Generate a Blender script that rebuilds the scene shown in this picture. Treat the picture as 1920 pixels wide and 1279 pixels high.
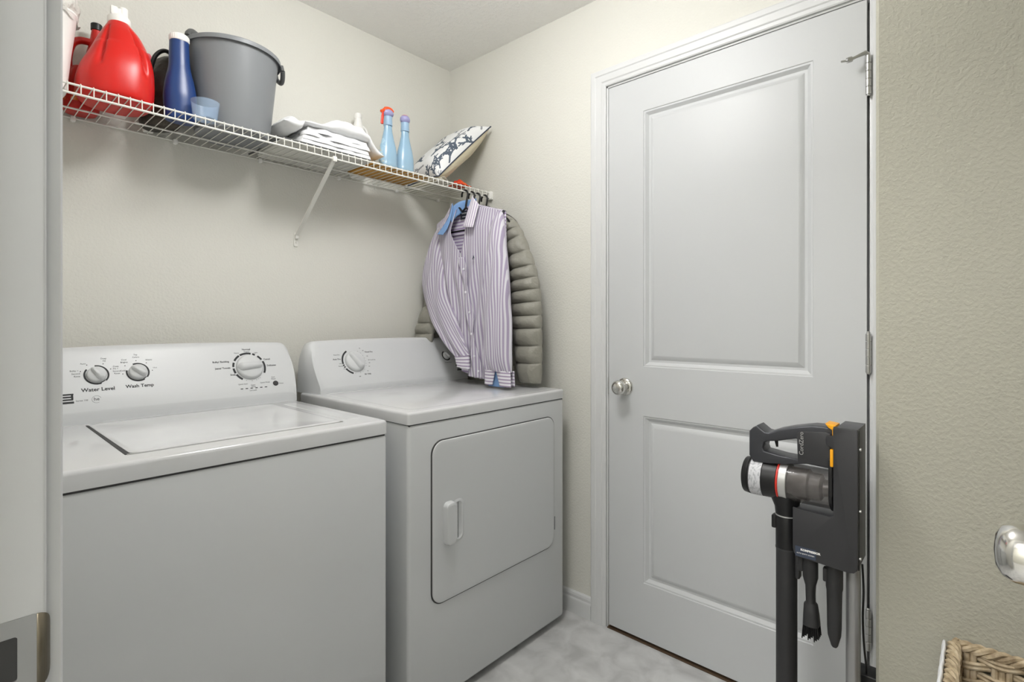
import bpy, bmesh, math, random
from math import sin, cos, pi, sqrt, atan2, radians, exp
from mathutils import Vector, Matrix, noise

random.seed(7)
scene = bpy.context.scene
for _o in list(bpy.data.objects):
    bpy.data.objects.remove(_o)

# ------------------------------------------------------------------ camera, world, exposure
FWD = Vector((.7408, .6717, 0)); CAM_H = 1.157
cam_data = bpy.data.cameras.new('camera'); cam = bpy.data.objects.new('camera', cam_data)
scene.collection.objects.link(cam); scene.camera = cam
cam.location = (0, 0, CAM_H)
cam.rotation_euler = (pi / 2, 0, atan2(FWD.y, FWD.x) - pi / 2)
cam_data.sensor_width = 36; cam_data.lens = 981 / 1920 * 36
cam_data.shift_y = -(639.5 - 605) / 1920
cam_data.clip_start = .01
world = bpy.data.worlds.new('world'); scene.world = world; world.use_nodes = True
world.node_tree.nodes['Background'].inputs[0].default_value = (.9, .93, 1, 1)
world.node_tree.nodes['Background'].inputs[1].default_value = .3
scene.view_settings.view_transform = 'Standard'; scene.view_settings.look = 'None'
scene.view_settings.gamma = 1; scene.view_settings.use_curve_mapping = False
scene.view_settings.exposure = 0.05

ROOM_E = 34.0      # radiance of the laundry ceiling lamp's diffuser
HALL_FILL_E = 52.0      # radiance of the added hallway fill lamp's diffuser

# ------------------------------------------------------------------ materials
def srgb(r, g, b):
    f = lambda c: (c / 255) / 12.92 if c / 255 <= .04045 else (((c / 255) + .055) / 1.055) ** 2.4
    return (f(r), f(g), f(b), 1)

def mat(name, col, rough=.5, metal=0, bump=None, spec=.5, coat=0, alpha=1, trans=0, sss=0, emis=None, ior=1.45, sheen=0):
    m = bpy.data.materials.new(name); m.use_nodes = True
    nt = m.node_tree; b = nt.nodes['Principled BSDF']
    b.inputs['Base Color'].default_value = col if len(col) == 4 else (*col, 1)
    b.inputs['Roughness'].default_value = rough; b.inputs['Metallic'].default_value = metal
    b.inputs['Specular IOR Level'].default_value = spec; b.inputs['Coat Weight'].default_value = coat
    b.inputs['Coat Roughness'].default_value = .08
    b.inputs['IOR'].default_value = ior
    b.inputs['Transmission Weight'].default_value = trans
    b.inputs['Alpha'].default_value = alpha
    b.inputs['Sheen Weight'].default_value = sheen
    if sss:
        b.inputs['Subsurface Weight'].default_value = sss
        b.inputs['Subsurface Radius'].default_value = (.02, .01, .008)
        b.inputs['Subsurface Scale'].default_value = .5
    if emis:
        b.inputs['Emission Color'].default_value = emis[0]; b.inputs['Emission Strength'].default_value = emis[1]
    tc = nt.nodes.new('ShaderNodeTexCoord')
    # every surface gets a faint procedural roughness variation
    n0 = nt.nodes.new('ShaderNodeTexNoise'); n0.inputs['Scale'].default_value = 9; n0.inputs['Detail'].default_value = 3
    nt.links.new(tc.outputs['Object'], n0.inputs['Vector'])
    mr = nt.nodes.new('ShaderNodeMapRange'); mr.inputs['To Min'].default_value = max(0, rough - .03); mr.inputs['To Max'].default_value = min(1, rough + .05)
    nt.links.new(n0.outputs['Fac'], mr.inputs['Value']); nt.links.new(mr.outputs['Result'], b.inputs['Roughness'])
    if bump:
        scale, strength, dist, lo, hi = bump
        n = nt.nodes.new('ShaderNodeTexNoise'); n.inputs['Scale'].default_value = scale; n.inputs['Detail'].default_value = 3
        nt.links.new(tc.outputs['Object'], n.inputs['Vector'])
        r = nt.nodes.new('ShaderNodeMapRange'); r.inputs['From Min'].default_value = lo; r.inputs['From Max'].default_value = hi
        nt.links.new(n.outputs['Fac'], r.inputs['Value'])
        bp = nt.nodes.new('ShaderNodeBump'); bp.inputs['Strength'].default_value = strength; bp.inputs['Distance'].default_value = dist
        nt.links.new(r.outputs['Result'], bp.inputs['Height']); nt.links.new(bp.outputs['Normal'], b.inputs['Normal'])
    return m

def mix_color(m, scale, cols, stops, detail=4, coord='Object', distort=0, stretch=(1, 1, 1)):
    nt = m.node_tree; b = nt.nodes['Principled BSDF']; tc = nt.nodes.new('ShaderNodeTexCoord')
    mp = nt.nodes.new('ShaderNodeMapping'); mp.inputs['Scale'].default_value = stretch
    n = nt.nodes.new('ShaderNodeTexNoise'); n.inputs['Scale'].default_value = scale; n.inputs['Detail'].default_value = detail
    n.inputs['Distortion'].default_value = distort
    cr = nt.nodes.new('ShaderNodeValToRGB')
    while len(cr.color_ramp.elements) < len(cols): cr.color_ramp.elements.new(.5)
    for e, c, s in zip(cr.color_ramp.elements, cols, stops): e.position = s; e.color = c
    nt.links.new(tc.outputs[coord], mp.inputs[0]); nt.links.new(mp.outputs[0], n.inputs['Vector'])
    nt.links.new(n.outputs['Fac'], cr.inputs[0]); nt.links.new(cr.outputs[0], b.inputs['Base Color'])
    return m

M = {}
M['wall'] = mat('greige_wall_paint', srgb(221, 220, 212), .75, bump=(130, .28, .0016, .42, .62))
M['wall_near'] = mat('shade_tinted_wall_paint', srgb(176, 174, 160), .75, bump=(130, .32, .0018, .42, .62))  # wall paint darkened and greened: this wall's shade is put into the colour
M['ceiling'] = mat('ceiling_paint', srgb(243, 242, 238), .85, bump=(70, .4, .003, .45, .6))
M['trim'] = mat('white_trim_paint', srgb(214, 215, 215), .35)
M['door'] = mat('white_door_paint', srgb(200, 202, 203), .42, bump=(400, .06, .0006, .3, .7))
M['enamel'] = mat('white_enamel', srgb(212, 214, 215), .22, coat=.3)
M['enamel_top'] = mix_color(mat('white_enamel_worn', srgb(226, 226, 226), .16, coat=.3), 3.2, [srgb(205, 206, 205), srgb(214, 215, 216)], [.3, .42], detail=6)
M['console'] = mat('white_console_plastic', srgb(212, 214, 215), .35)
M['gap'] = mat('dark_rubber_seam', srgb(70, 70, 70), .7)
M['print'] = mat('dark_grey_print', srgb(40, 42, 44), .6)
M['print_soft'] = mat('soft_grey_print', srgb(120, 122, 124), .6)
M['wire'] = mat('white_vinyl_coated_wire', srgb(232, 231, 224), .4)
M['chrome'] = mat('polished_nickel', (.72, .71, .68, 1), .13, metal=1)
M['satin'] = mat('satin_nickel', (.55, .55, .54, 1), .3, metal=1)
M['floor'] = mat('grey_vinyl_tile', srgb(190, 190, 190), .35)
mix_color(M['floor'], 11, [srgb(176, 176, 175), srgb(192, 192, 191), srgb(203, 203, 202), srgb(213, 213, 212)], [.32, .46, .57, .70], detail=12, distort=.5)
M['hallfloor'] = M['floor']
M['black'] = mat('black_plastic', srgb(22, 22, 23), .38)
M['black_soft'] = mat('soft_black_plastic', srgb(42, 42, 43), .5)
M['dark'] = mat('charcoal_plastic', srgb(50, 50, 52), .45)
M['dark2'] = mat('graphite_metallic', srgb(62, 63, 67), .32, metal=.3)
M['orange'] = mat('amber_plastic', srgb(246, 170, 20), .35)
M['redring'] = mat('red_plastic', srgb(205, 52, 40), .35)
M['silver'] = mat('silver_plastic', srgb(190, 190, 188), .3, metal=.5)
M['bin'] = mat('smoked_clear_plastic', srgb(96, 92, 90), .08, alpha=.38, coat=.5)
M['cyclone'] = mix_color(mat('cyclone_metal', srgb(150, 146, 142), .3, metal=.5), 14, [srgb(90, 80, 75), srgb(150, 147, 144), srgb(185, 183, 180)], [.35, .5, .65])
M['label'] = mix_color(mat('silver_label', srgb(205, 206, 208), .4), 260, [srgb(160, 162, 166), srgb(196, 197, 200)], [.36, .5], detail=1, stretch=(1, 1, .35))
M['column'] = mat('silver_painted_metal', srgb(150, 150, 150), .3, metal=.6)
M['red'] = mat('red_hdpe', srgb(206, 28, 20), .3)
M['red2'] = mat('dark_red_hdpe', srgb(196, 30, 22), .35)
M['white_plastic'] = mat('white_plastic', srgb(243, 242, 238), .4)
M['blue'] = mat('deep_blue_plastic', srgb(30, 60, 116), .3)
M['skyblue'] = mat('pearl_sky_blue_plastic', srgb(150, 184, 208), .25, coat=.2)
M['skyblue2'] = mat('light_blue_sleeve', srgb(158, 188, 214), .3)
M['violet'] = mat('lilac_blue_cap', srgb(158, 156, 198), .35)
M['pink'] = mat('pink_red_plastic', srgb(232, 100, 118), .35)
M['orangered'] = mat('orange_red_plastic', srgb(236, 88, 36), .35)
M['grey_tub'] = mat('grey_tub_plastic', srgb(128, 131, 134), .42)
M['grey_tub2'] = mat('dark_grey_handle', srgb(84, 86, 86), .45)
M['brown'] = mix_color(mat('dark_brown_leatherette', srgb(60, 54, 47), .5, bump=(40, .5, .004, .3, .7)), 5, [srgb(34, 32, 29), srgb(74, 66, 56)], [.35, .65])
M['cup'] = mat('clear_blue_tint_plastic', srgb(176, 200, 226), .12, alpha=.34)
M['cloth'] = mat('white_cotton', srgb(236, 237, 238), .85, bump=(9, .35, .02, .3, .7), sheen=.2)
M['tray'] = mat('pale_grey_plastic_tray', srgb(205, 204, 198), .5)
M['board'] = mix_color(mat('ochre_corrugated_board', srgb(190, 140, 60), .7), 30, [srgb(168, 120, 46), srgb(206, 158, 78)], [.3, .7], stretch=(1, .1, 1))
M['pillow_face'] = mat('white_cotton_weave', srgb(232, 233, 233), .85, bump=(500, .2, .001, .3, .7))
M['coral_navy'] = mat('navy_coral_print', srgb(84, 95, 108), .85)
M['coral_grey'] = mat('grey_coral_print', srgb(150, 152, 156), .85)
M['cream'] = mat('cream_cotton', srgb(214, 206, 180), .85, bump=(60, .35, .003, .3, .7))
M['navy'] = mat('navy_piping', srgb(58, 66, 82), .7)
M['redcloth'] = mix_color(mat('orange_red_cloth', srgb(220, 70, 36), .8), 40, [srgb(196, 42, 24), srgb(236, 104, 48)], [.4, .6])
M['paper'] = mat('cream_paper', srgb(225, 220, 205), .8)
M['lblue'] = mat('light_blue_cotton', srgb(122, 158, 205), .8)
M['shirt_tag'] = mat('black_woven_tag', srgb(28, 30, 40), .6)
M['jacket'] = mat('olive_grey_nylon', srgb(142, 140, 130), .48, bump=(38, .35, .006, .3, .7), sheen=.1)
M['wicker'] = mix_color(mat('natural_wicker', srgb(190, 168, 130), .6), 45, [srgb(142, 124, 98), srgb(190, 172, 142), srgb(212, 198, 172)], [.3, .5, .7])
M['wicker_dark'] = mat('brown_wicker', srgb(120, 94, 62), .7)
M['diffuser'] = mat('lamp_diffuser', (.9, .9, .88, 1), .4, emis=((1, .99, .985, 1), ROOM_E))
M['diffuser_fill'] = mat('hall_fill_diffuser', (.9, .9, .88, 1), .4, emis=((1, .99, .98, 1), HALL_FILL_E))
M['lip_reflection'] = mat('brown_reflection_nickel', srgb(120, 112, 96), .35, metal=.8)  # nickel of the strike lip, with a brown reflection put into its colour
M['button'] = mat('pearl_button', srgb(235, 235, 240), .2)
M['wood_dark'] = mat('dark_threshold', srgb(80, 62, 45), .6)

def stripe_mat(name, vertical=True, base=(226, 222, 233), stripe=(168, 150, 186), period=.0123, duty=.46):
    m = mat(name, srgb(*base), .8, sheen=.15)
    nt = m.node_tree; b = nt.nodes['Principled BSDF']
    uv = nt.nodes.new('ShaderNodeUVMap'); sp = nt.nodes.new('ShaderNodeSeparateXYZ'); nt.links.new(uv.outputs[0], sp.inputs[0])
    d = nt.nodes.new('ShaderNodeMath'); d.operation = 'DIVIDE'; d.inputs[1].default_value = period
    nt.links.new(sp.outputs['X' if vertical else 'Y'], d.inputs[0])
    f = nt.nodes.new('ShaderNodeMath'); f.operation = 'FRACT'; nt.links.new(d.outputs[0], f.inputs[0])
    cr = nt.nodes.new('ShaderNodeValToRGB'); e = cr.color_ramp.elements
    e[0].position = 0; e[0].color = srgb(*stripe); e[1].position = duty; e[1].color = srgb(*stripe)
    a = e.new(duty + .06); a.color = srgb(*base); a = e.new(.94); a.color = srgb(*base); a = e.new(1.0); a.color = srgb(*stripe)
    nt.links.new(f.outputs[0], cr.inputs[0]); nt.links.new(cr.outputs[0], b.inputs['Base Color'])
    return m
M['stripe'] = stripe_mat('lilac_striped_cotton', base=(212, 210, 217), stripe=(165, 154, 178))
M['stripe_dim'] = stripe_mat('lilac_striped_lining', base=(214, 206, 224), stripe=(158, 142, 178))
M['stripe_h'] = stripe_mat('lilac_striped_cuff', vertical=False, period=.0125, duty=.36, base=(230, 228, 234), stripe=(166, 152, 178))
M['stripe_c'] = stripe_mat('lilac_striped_collar', period=.0125, duty=.36, base=(238, 235, 241), stripe=(182, 168, 196))
M['yoke'] = stripe_mat('lilac_striped_yoke', vertical=False, period=.0145, duty=.4)

# ------------------------------------------------------------------ geometry helpers (world coordinates)
class G:
    def __init__(s): s.v = []; s.f = []; s.uv = []; s.m = []
    def add(s, vf, mi=0, uv=None):
        v, f = vf; o = len(s.v)
        s.v += [tuple(p) for p in v]; s.f += [tuple(i + o for i in q) for q in f]; s.m += [mi] * len(f)
        s.uv += (uv if uv else [(0, 0)] * len(v))
        return s

ORIGIN = {}
def link(o): scene.collection.objects.link(o)

def thing(name, label, cat, loc, group=None):
    o = bpy.data.objects.new(name, None); link(o); o.location = loc; o.empty_display_size = .05
    o['label'] = label; o['category'] = cat
    if group: o['group'] = group
    ORIGIN[o] = Vector(loc)
    return o

def obj(name, g, m, parent=None, label=None, cat=None, kind=None, group=None, origin=None, sharp=35, smooth=True, mods=()):
    if not isinstance(g, G): g = G().add(g)
    if parent is not None: org = ORIGIN[parent]
    elif origin is not None: org = Vector(origin)
    else: org = Vector((0, 0, 0))
    me = bpy.data.meshes.new(name)
    me.from_pydata([tuple(Vector(p) - org) for p in g.v], [], g.f)
    if any(u != (0, 0) for u in g.uv):
        ul = me.uv_layers.new(name='UVMap')
        for lp in me.loops: ul.data[lp.index].uv = g.uv[lp.vertex_index]
    ms = m if isinstance(m, (list, tuple)) else [m]
    for x in ms: me.materials.append(M[x] if isinstance(x, str) else x)
    if len(ms) > 1: me.polygons.foreach_set('material_index', g.m)
    bm = bmesh.new(); bm.from_mesh(me); bmesh.ops.recalc_face_normals(bm, faces=bm.faces); bm.to_mesh(me); bm.free()
    if smooth:
        me.polygons.foreach_set('use_smooth', [True] * len(me.polygons)); me.set_sharp_from_angle(angle=radians(sharp))
    me.update()
    o = bpy.data.objects.new(name, me); link(o)
    if parent is not None: o.parent = parent; ORIGIN[o] = org
    else: o.location = org; ORIGIN[o] = org
    for md in mods:
        x = o.modifiers.new(md[0], md[0])
        for k, v in md[1].items(): setattr(x, k, v)
    if label: o['label'] = label
    if cat: o['category'] = cat
    if kind: o['kind'] = kind
    if group: o['group'] = group
    return o

def struct(name, g, m, parent=None, **k): return obj(name, g, m, parent, kind='structure', **k)

def from_bm(bm):
    bm.verts.index_update()
    v = [tuple(x.co) for x in bm.verts]; f = [[y.index for y in x.verts] for x in bm.faces]; bm.free()
    return v, f

def rbox(x0, x1, y0, y1, z0, z1, r=.003, seg=2):
    bm = bmesh.new(); bmesh.ops.create_cube(bm, size=1)
    for v in bm.verts: v.co = Vector(((x0 + x1) / 2 + v.co.x * (x1 - x0), (y0 + y1) / 2 + v.co.y * (y1 - y0), (z0 + z1) / 2 + v.co.z * (z1 - z0)))
    if r > 0: bmesh.ops.bevel(bm, geom=bm.edges[:], offset=r, segments=seg, profile=.5, affect='EDGES')
    return from_bm(bm)

def xf(vf, mtx): return [tuple(mtx @ Vector(p)) for p in vf[0]], vf[1]

def loft(rings, cap=True, closed=True):
    n = len(rings[0]); v = [tuple(p) for r in rings for p in r]; f = []
    for i in range(len(rings) - 1):
        for j in range(n if closed else n - 1):
            k = (j + 1) % n
            f.append((i * n + j, i * n + k, (i + 1) * n + k, (i + 1) * n + j))
    if cap and closed:
        f.append(tuple(range(n))[::-1]); f.append(tuple((len(rings) - 1) * n + j for j in range(n)))
    return v, f

def ell(cx, cy, z, rx, ry, n=32, p=2.0, rot=0):
    out = []
    for j in range(n):
        a = 2 * pi * j / n; c, s = cos(a), sin(a)
        x = rx * math.copysign(abs(c) ** (2 / p), c); y = ry * math.copysign(abs(s) ** (2 / p), s)
        out.append((cx + x * cos(rot) - y * sin(rot), cy + x * sin(rot) + y * cos(rot), z))
    return out

def lathe(prof, c, n=32, axis='Z', cap=True):
    rings = []
    for r, h in prof:
        ring = []
        for j in range(n):
            a = 2 * pi * j / n; p, q = r * cos(a), r * sin(a)
            ring.append({'Z': (c[0] + p, c[1] + q, c[2] + h), 'Y': (c[0] + p, c[1] + h, c[2] + q), 'X': (c[0] + h, c[1] + p, c[2] + q)}[axis])
        rings.append(ring)
    return loft(rings, cap)

def tube(path, r, n=8, closed=False, flat=1.0):
    P = [Vector(p) for p in path]; m = len(P); rings = []; up = None
    for i in range(m):
        t = (P[(i + 1) % m] - P[i - 1]) if closed else (P[min(i + 1, m - 1)] - P[max(i - 1, 0)])
        t.normalize()
        if up is None:
            up = Vector((0, 0, 1)) if abs(t.z) < .9 else Vector((1, 0, 0))
        up = (up - t * up.dot(t)).normalized(); s = t.cross(up)
        rr = r[i] if isinstance(r, (list, tuple)) else r
        rings.append([tuple(P[i] + s * cos(2 * pi * j / n) * rr * flat + up * sin(2 * pi * j / n) * rr) for j in range(n)])
    if closed:
        v, f = loft(rings, cap=False); k = (m - 1) * n
        for j in range(n): f.append((k + j, k + (j + 1) % n, (j + 1) % n, j))
        return v, f
    return loft(rings)

def smooth_path(pts, k=6):
    P = [Vector(p) for p in pts]; out = []
    for i in range(len(P) - 1):
        a, b, c, d = P[max(i - 1, 0)], P[i], P[i + 1], P[min(i + 2, len(P) - 1)]
        for j in range(k):
            t = j / k
            out.append(.5 * ((2 * b) + (c - a) * t + (2 * a - 5 * b + 4 * c - d) * t * t + (3 * b - a - 3 * c + d) * t ** 3))
    out.append(P[-1]); return out

def prism(outer, a0, a1, axis='X', holes=(), bevel=0, seg=2):
    """outline in the two other coordinates, extruded along axis"""
    def pt(p, a): return {'X': (a, p[0], p[1]), 'Y': (p[0], a, p[1]), 'Z': (p[0], p[1], a)}[axis]
    bm = bmesh.new(); E = []
    for lp in (outer,) + tuple(holes):
        vs = [bm.verts.new(pt(p, a0)) for p in lp]
        E += [bm.edges.new((vs[i], vs[(i + 1) % len(vs)])) for i in range(len(vs))]
    if holes: bmesh.ops.triangle_fill(bm, use_beauty=True, use_dissolve=False, edges=E)
    else: bm.faces.new(list(bm.verts))
    r = bmesh.ops.extrude_face_region(bm, geom=bm.faces[:])
    d = Vector(pt((0, 0), a1)) - Vector(pt((0, 0), a0))
    nv = [g for g in r['geom'] if isinstance(g, bmesh.types.BMVert)]
    for v in nv: v.co += d
    bmesh.ops.recalc_face_normals(bm, faces=bm.faces[:])
    if bevel:
        ed = [e for e in bm.edges if len(e.link_faces) == 2 and e.calc_face_angle(0) > .9 and
              abs((e.verts[0].co - e.verts[1].co).dot(d)) < 1e-7]
        bmesh.ops.bevel(bm, geom=ed, offset=bevel, segments=seg, profile=.5, affect='EDGES', clamp_overlap=True)
    return from_bm(bm)

def rrect(x0, x1, y0, y1, r, n=6):
    o = []
    for cx, cy, a in ((x1 - r, y1 - r, 0), (x0 + r, y1 - r, 90), (x0 + r, y0 + r, 180), (x1 - r, y0 + r, 270)):
        for i in range(n + 1):
            t = radians(a + 90 * i / n); o.append((cx + r * cos(t), cy + r * sin(t)))
    return o

def text_geo(s, size, pos, right, up, off=.0004, align='CENTER', bold=0):
    c = bpy.data.curves.new('t', 'FONT'); c.body = s; c.size = size; c.align_x = align; c.align_y = 'CENTER'; c.resolution_u = 2
    c.offset = bold; c.extrude = .0002
    o = bpy.data.objects.new('t', c); link(o)
    dg = bpy.context.evaluated_depsgraph_get(); me = bpy.data.meshes.new_from_object(o.evaluated_get(dg))
    right = Vector(right).normalized(); up = Vector(up).normalized(); nrm = right.cross(up)
    v = [tuple(Vector(pos) + right * p.co.x + up * p.co.y + nrm * (p.co.z + off)) for p in me.vertices]
    f = [tuple(p.vertices) for p in me.polygons]
    bpy.data.objects.remove(o); bpy.data.curves.remove(c); bpy.data.meshes.remove(me)
    return v, f

def grid(fn, nu, nv):
    v = []; uv = []
    for j in range(nv + 1):
        for i in range(nu + 1):
            p, t = fn(i / nu, j / nv); v.append(tuple(p)); uv.append(t)
    f = [(j * (nu + 1) + i, j * (nu + 1) + i + 1, (j + 1) * (nu + 1) + i + 1, (j + 1) * (nu + 1) + i) for j in range(nv) for i in range(nu)]
    return v, f, uv

def interp(pts, t):
    """piecewise-linear with smoothing along an evenly spaced list"""
    n = len(pts) - 1; x = min(max(t, 0), 1) * n; i = min(int(x), n - 1); f = x - i
    a, b, c, d = [Vector(pts[max(0, min(n, k))]) for k in (i - 1, i, i + 1, i + 2)]
    return .5 * ((2 * b) + (c - a) * f + (2 * a - 5 * b + 4 * c - d) * f * f + (3 * b - a - 3 * c + d) * f ** 3)

# ================================================================== THE ROOM
CEIL = 2.407; BX = 1.722; AY = 1.979
struct('floor', rbox(-1.7, 1.9, -1.4, 2.1, -.05, 0, 0), 'floor')
struct('ceiling', rbox(-1.7, 1.9, -1.4, 2.1, CEIL, CEIL + .05, 0), 'ceiling')
struct('wall_back', rbox(-.07, 1.9, AY, AY + .1, 0, CEIL, 0), 'wall')
g = G(); g.add(rbox(BX, BX + .11, 1.082, AY, 0, CEIL, 0)); g.add(rbox(BX, BX + .11, .18, 1.082, 2.062, CEIL, 0)); g.add(rbox(BX, BX + .11, .18, .218, 0, 2.062, 0))
struct('wall_right', g, 'wall')
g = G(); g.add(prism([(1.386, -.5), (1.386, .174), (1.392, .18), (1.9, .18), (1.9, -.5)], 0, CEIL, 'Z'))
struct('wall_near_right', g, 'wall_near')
struct('wall_front', rbox(.055, 1.386, -.6, -.5, 0, CEIL, 0), 'wall')
g = G(); g.add(rbox(-.07, .055, .54, AY, 0, CEIL, 0)); g.add(rbox(-.07, .055, -.14, .54, 2.06, CEIL, 0)); g.add(rbox(-.07, .055, -1.4, -.14, 0, CEIL, 0))
struct('wall_left', g, 'wall')
struct('wall_hall_back', rbox(-1.7, -1.6, -1.4, 2.1, 0, CEIL, 0), 'wall')
struct('wall_hall_left', rbox(-1.6, -.07, 2.0, 2.1, 0, CEIL, 0), 'wall')
struct('wall_hall_right', rbox(-1.6, -.07, -1.4, -1.3, 0, CEIL, 0), 'wall')

# ---- closet door
door = thing('door_1', 'white two-panel door with round knob beside the dryer', 'door', (BX - .006, .65, .01)); del door['label'], door['category']; door['kind'] = 'structure'
D0, D1, DZ0, DZ1 = .243, 1.060, .014, 2.043; FX = BX - .006
def rect(y0, y1, z0, z1, x): return [(x, y0, z0), (x, y1, z0), (x, y1, z1), (x, y0, z1)]
g = G()
panels = [(.373, .917, .998, 1.921), (.373, .917, .217, .820)]
# stiles and rails
for a in ((D0, .373, DZ0, DZ1), (.917, D1, DZ0, DZ1), (.373, .917, DZ0, .217), (.373, .917, .820, .998), (.373, .917, 1.921, DZ1)):
    g.add((rect(*a, FX), [(0, 1, 2, 3)]))
for (y0, y1, z0, z1) in panels:
    prof = [(0, 0), (.002, .0022), (.007, .0032), (.017, .0118), (.021, .0125), (.025, .0122), (.039, .0032), (.042, .0026)]
    rr = [rect(y0 + i, y1 - i, z0 + i, z1 - i, FX + d) for i, d in prof]
    v, f = loft(rr, cap=False); f.append(tuple(len(v) - 4 + k for k in range(4))); g.add((v, f))
g.add(([(FX, D0, DZ0), (FX, D1, DZ0), (FX, D1, DZ1), (FX, D0, DZ1), (FX + .035, D0, DZ0), (FX + .035, D1, DZ0), (FX + .035, D1, DZ1), (FX + .035, D0, DZ1)],
       [(0, 1, 5, 4), (1, 2, 6, 5), (2, 3, 7, 6), (3, 0, 4, 7), (4, 5, 6, 7)]))
obj('door_slab', g, 'door', door, sharp=25)
# knob
kc = (FX, .991, .920)
kn = obj('door_knob', lathe([(.0002, -.064), (.012, -.0635), (.021, -.060), (.026, -.053), (.0272, -.046), (.025, -.038), (.018, -.031), (.012, -.026), (.011, -.018), (.014, -.012), (.0255, -.010), (.031, -.007), (.033, -.003), (.033, 0)], kc, 40, 'X'), 'chrome', door)
kn['label'] = 'round nickel knob'
obj('latch_plate', rbox(FX - .001, FX + .02, D1 - .001, D1 + .004, .89, .95, 0), 'satin', door)
for hz in (1.832, 1.073, .318):
    h = G(); c = (FX - .006, .2385, hz)
    for k in range(5):
        h.add(lathe([(.0063, -.0095 + k * .0215 - .043), (.0068, -.009 + k * .0215 - .043), (.0068, .0098 + k * .0215 - .043), (.0063, .0105 + k * .0215 - .043)], c, 16))
    h.add(lathe([(.003, -.057), (.0045, -.055), (.0045, .058), (.003, .060)], c, 12))
    hg = obj('hinge', h, 'satin', door)
    if hz > 1.5:
        st = G(); st.add(tube([(c[0], .2385, 1.888), (c[0] - .006, .245, 1.893), (c[0] - .02, .262, 1.883), (c[0] - .03, .272, 1.876)], [.006, .006, .004, .004], 10))
        st.add(tube([(c[0] - .03, .272, 1.876), (c[0] - .036, .282, 1.873)], [.0075, .0075], 12)); st.add(tube([(c[0] - .036, .282, 1.873), (c[0] - .048, .293, 1.869)], .003, 8))
        obj('hinge_pin_stop', st, 'satin', hg)
# jamb
g = G(); g.add(rbox(BX - .001, BX + .11, 1.066, 1.084, 0, 2.064, .001)); g.add(rbox(BX - .001, BX + .11, .216, .237, 0, 2.064, .001)); g.add(rbox(BX - .001, BX + .11, .216, 1.084, 2.049, 2.064, .001))
g.add(rbox(BX + .03, BX + .05, .237, 1.066, 2.03, 2.049, 0)); g.add(rbox(BX + .03, BX + .05, 1.045, 1.066, 0, 2.049, 0)); g.add(rbox(BX + .03, BX + .05, .237, .255, 0, 2.049, 0))
struct('trim_1', g, 'trim')
# casing swept round the opening with mitred corners
prof = [(0, 0), (0, .008), (.004, .0105), (.014, .0115), (.018, .0145), (.040, .0155), (.044, .018), (.060, .018), (.064, .015), (.066, 0)]
def casing(path_fn, rings): return loft([path_fn(p) for p in rings], cap=True)
yl, yr, zt = 1.072, .229, 2.056
def ring_at(kind):
    out = []
    for d, h in prof:
        dr = min(d, .047)
        x = BX - h
        out.append({'a': (x, yl + d, 0), 'b': (x, yl + d, zt + d), 'c': (x, yr - dr, zt + d), 'd': (x, yr - dr, 0)}[kind])
    return out
struct('trim_2', loft([ring_at(k) for k in 'abcd'], closed=True), 'trim', sharp=20)
# baseboards
bp = [(0, 0), (.014, 0), (.014, .052), (.0125, .058), (.010, .062), (.010, .072), (.007, .080), (.003, .084), (0, .085)]
struct('baseboard_right', loft([[(BX - a, y, b) for a, b in bp] for y in (yl + .066, AY)]), 'trim', sharp=20)
struct('baseboard_back', loft([[(x, AY - a, b) for a, b in bp] for x in (.055, BX)]), 'trim', sharp=20)
struct('baseboard_near_right', loft([[(1.386 - a, y, b) for a, b in bp] for y in (-.5, .18)]), 'trim', sharp=20)
obj('threshold_strip', rbox(FX - .004, BX + .08, .237, 1.066, 0, .004, .001), 'wood_dark', origin=(BX + .04, .65, 0), label='thin dark brown strip under the white closed door', cat='threshold')

# ---- the doorway the photo is taken from: jamb and casing on the left
g = G(); g.add(rbox(-.07, .0562, .52, .54, 0, 2.06, .0025, 3)); g.add(rbox(-.07, .0562, -.14, .54, 2.04, 2.06, .001)); g.add(rbox(-.07, .0562, -.16, -.14, 0, 2.06, .001))
g.add(rbox(-.03, .012, .508, .52, 0, 2.04, .002))
struct('trim_3', g, 'trim')
pf2 = [(0, 0), (0, .0098), (.002, .0112), (.020, .0114), (.024, .014), (.050, .0145), (.056, .012), (.058, 0)]
struct('trim_4', loft([[(.055 + h, .5265 + d, 0) for d, h in pf2], [(.055 + h, .5265 + d, 2.05 + d) for d, h in pf2], [(.055 + h, -.146 - d, 2.05 + d) for d, h in pf2], [(.055 + h, -.146 - d, 0) for d, h in pf2]]), 'trim', sharp=20)
sp = thing('strike_plate', 'nickel latch strike plate in the white door jamb at the left', 'strike plate', (.035, .52, .915))
obj('plate', prism([(x, z) for x, z in rrect(.016, .0515, .885, .9425, .003)], .519, .5204, 'Y', holes=([(x, z) for x, z in rrect(.021, .040, .898, .930, .002)][::-1],)), 'satin', sp)
obj('latch_pocket', rbox(.021, .040, .5199, .5202, .898, .930, 0), 'gap', sp)
lip = []
for i in range(9):
    t = i / 8; a = t * pi / 2
    hh = .0272 * sqrt(max(0, 1 - (t * .93) ** 2.2))
    lip.append([(.0505 + .0085 * sin(a), .5192 + .010 * (1 - cos(a)) - .0006, .915 - hh), (.0505 + .0085 * sin(a), .5192 + .010 * (1 - cos(a)) - .0006, .915 + hh)])
v, f = loft(lip, closed=False)
lp = obj('lip', (v, f), 'lip_reflection', sp, mods=(('SOLIDIFY', dict(thickness=.001)),)); lp['label'] = 'curved brownish lip'

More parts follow.
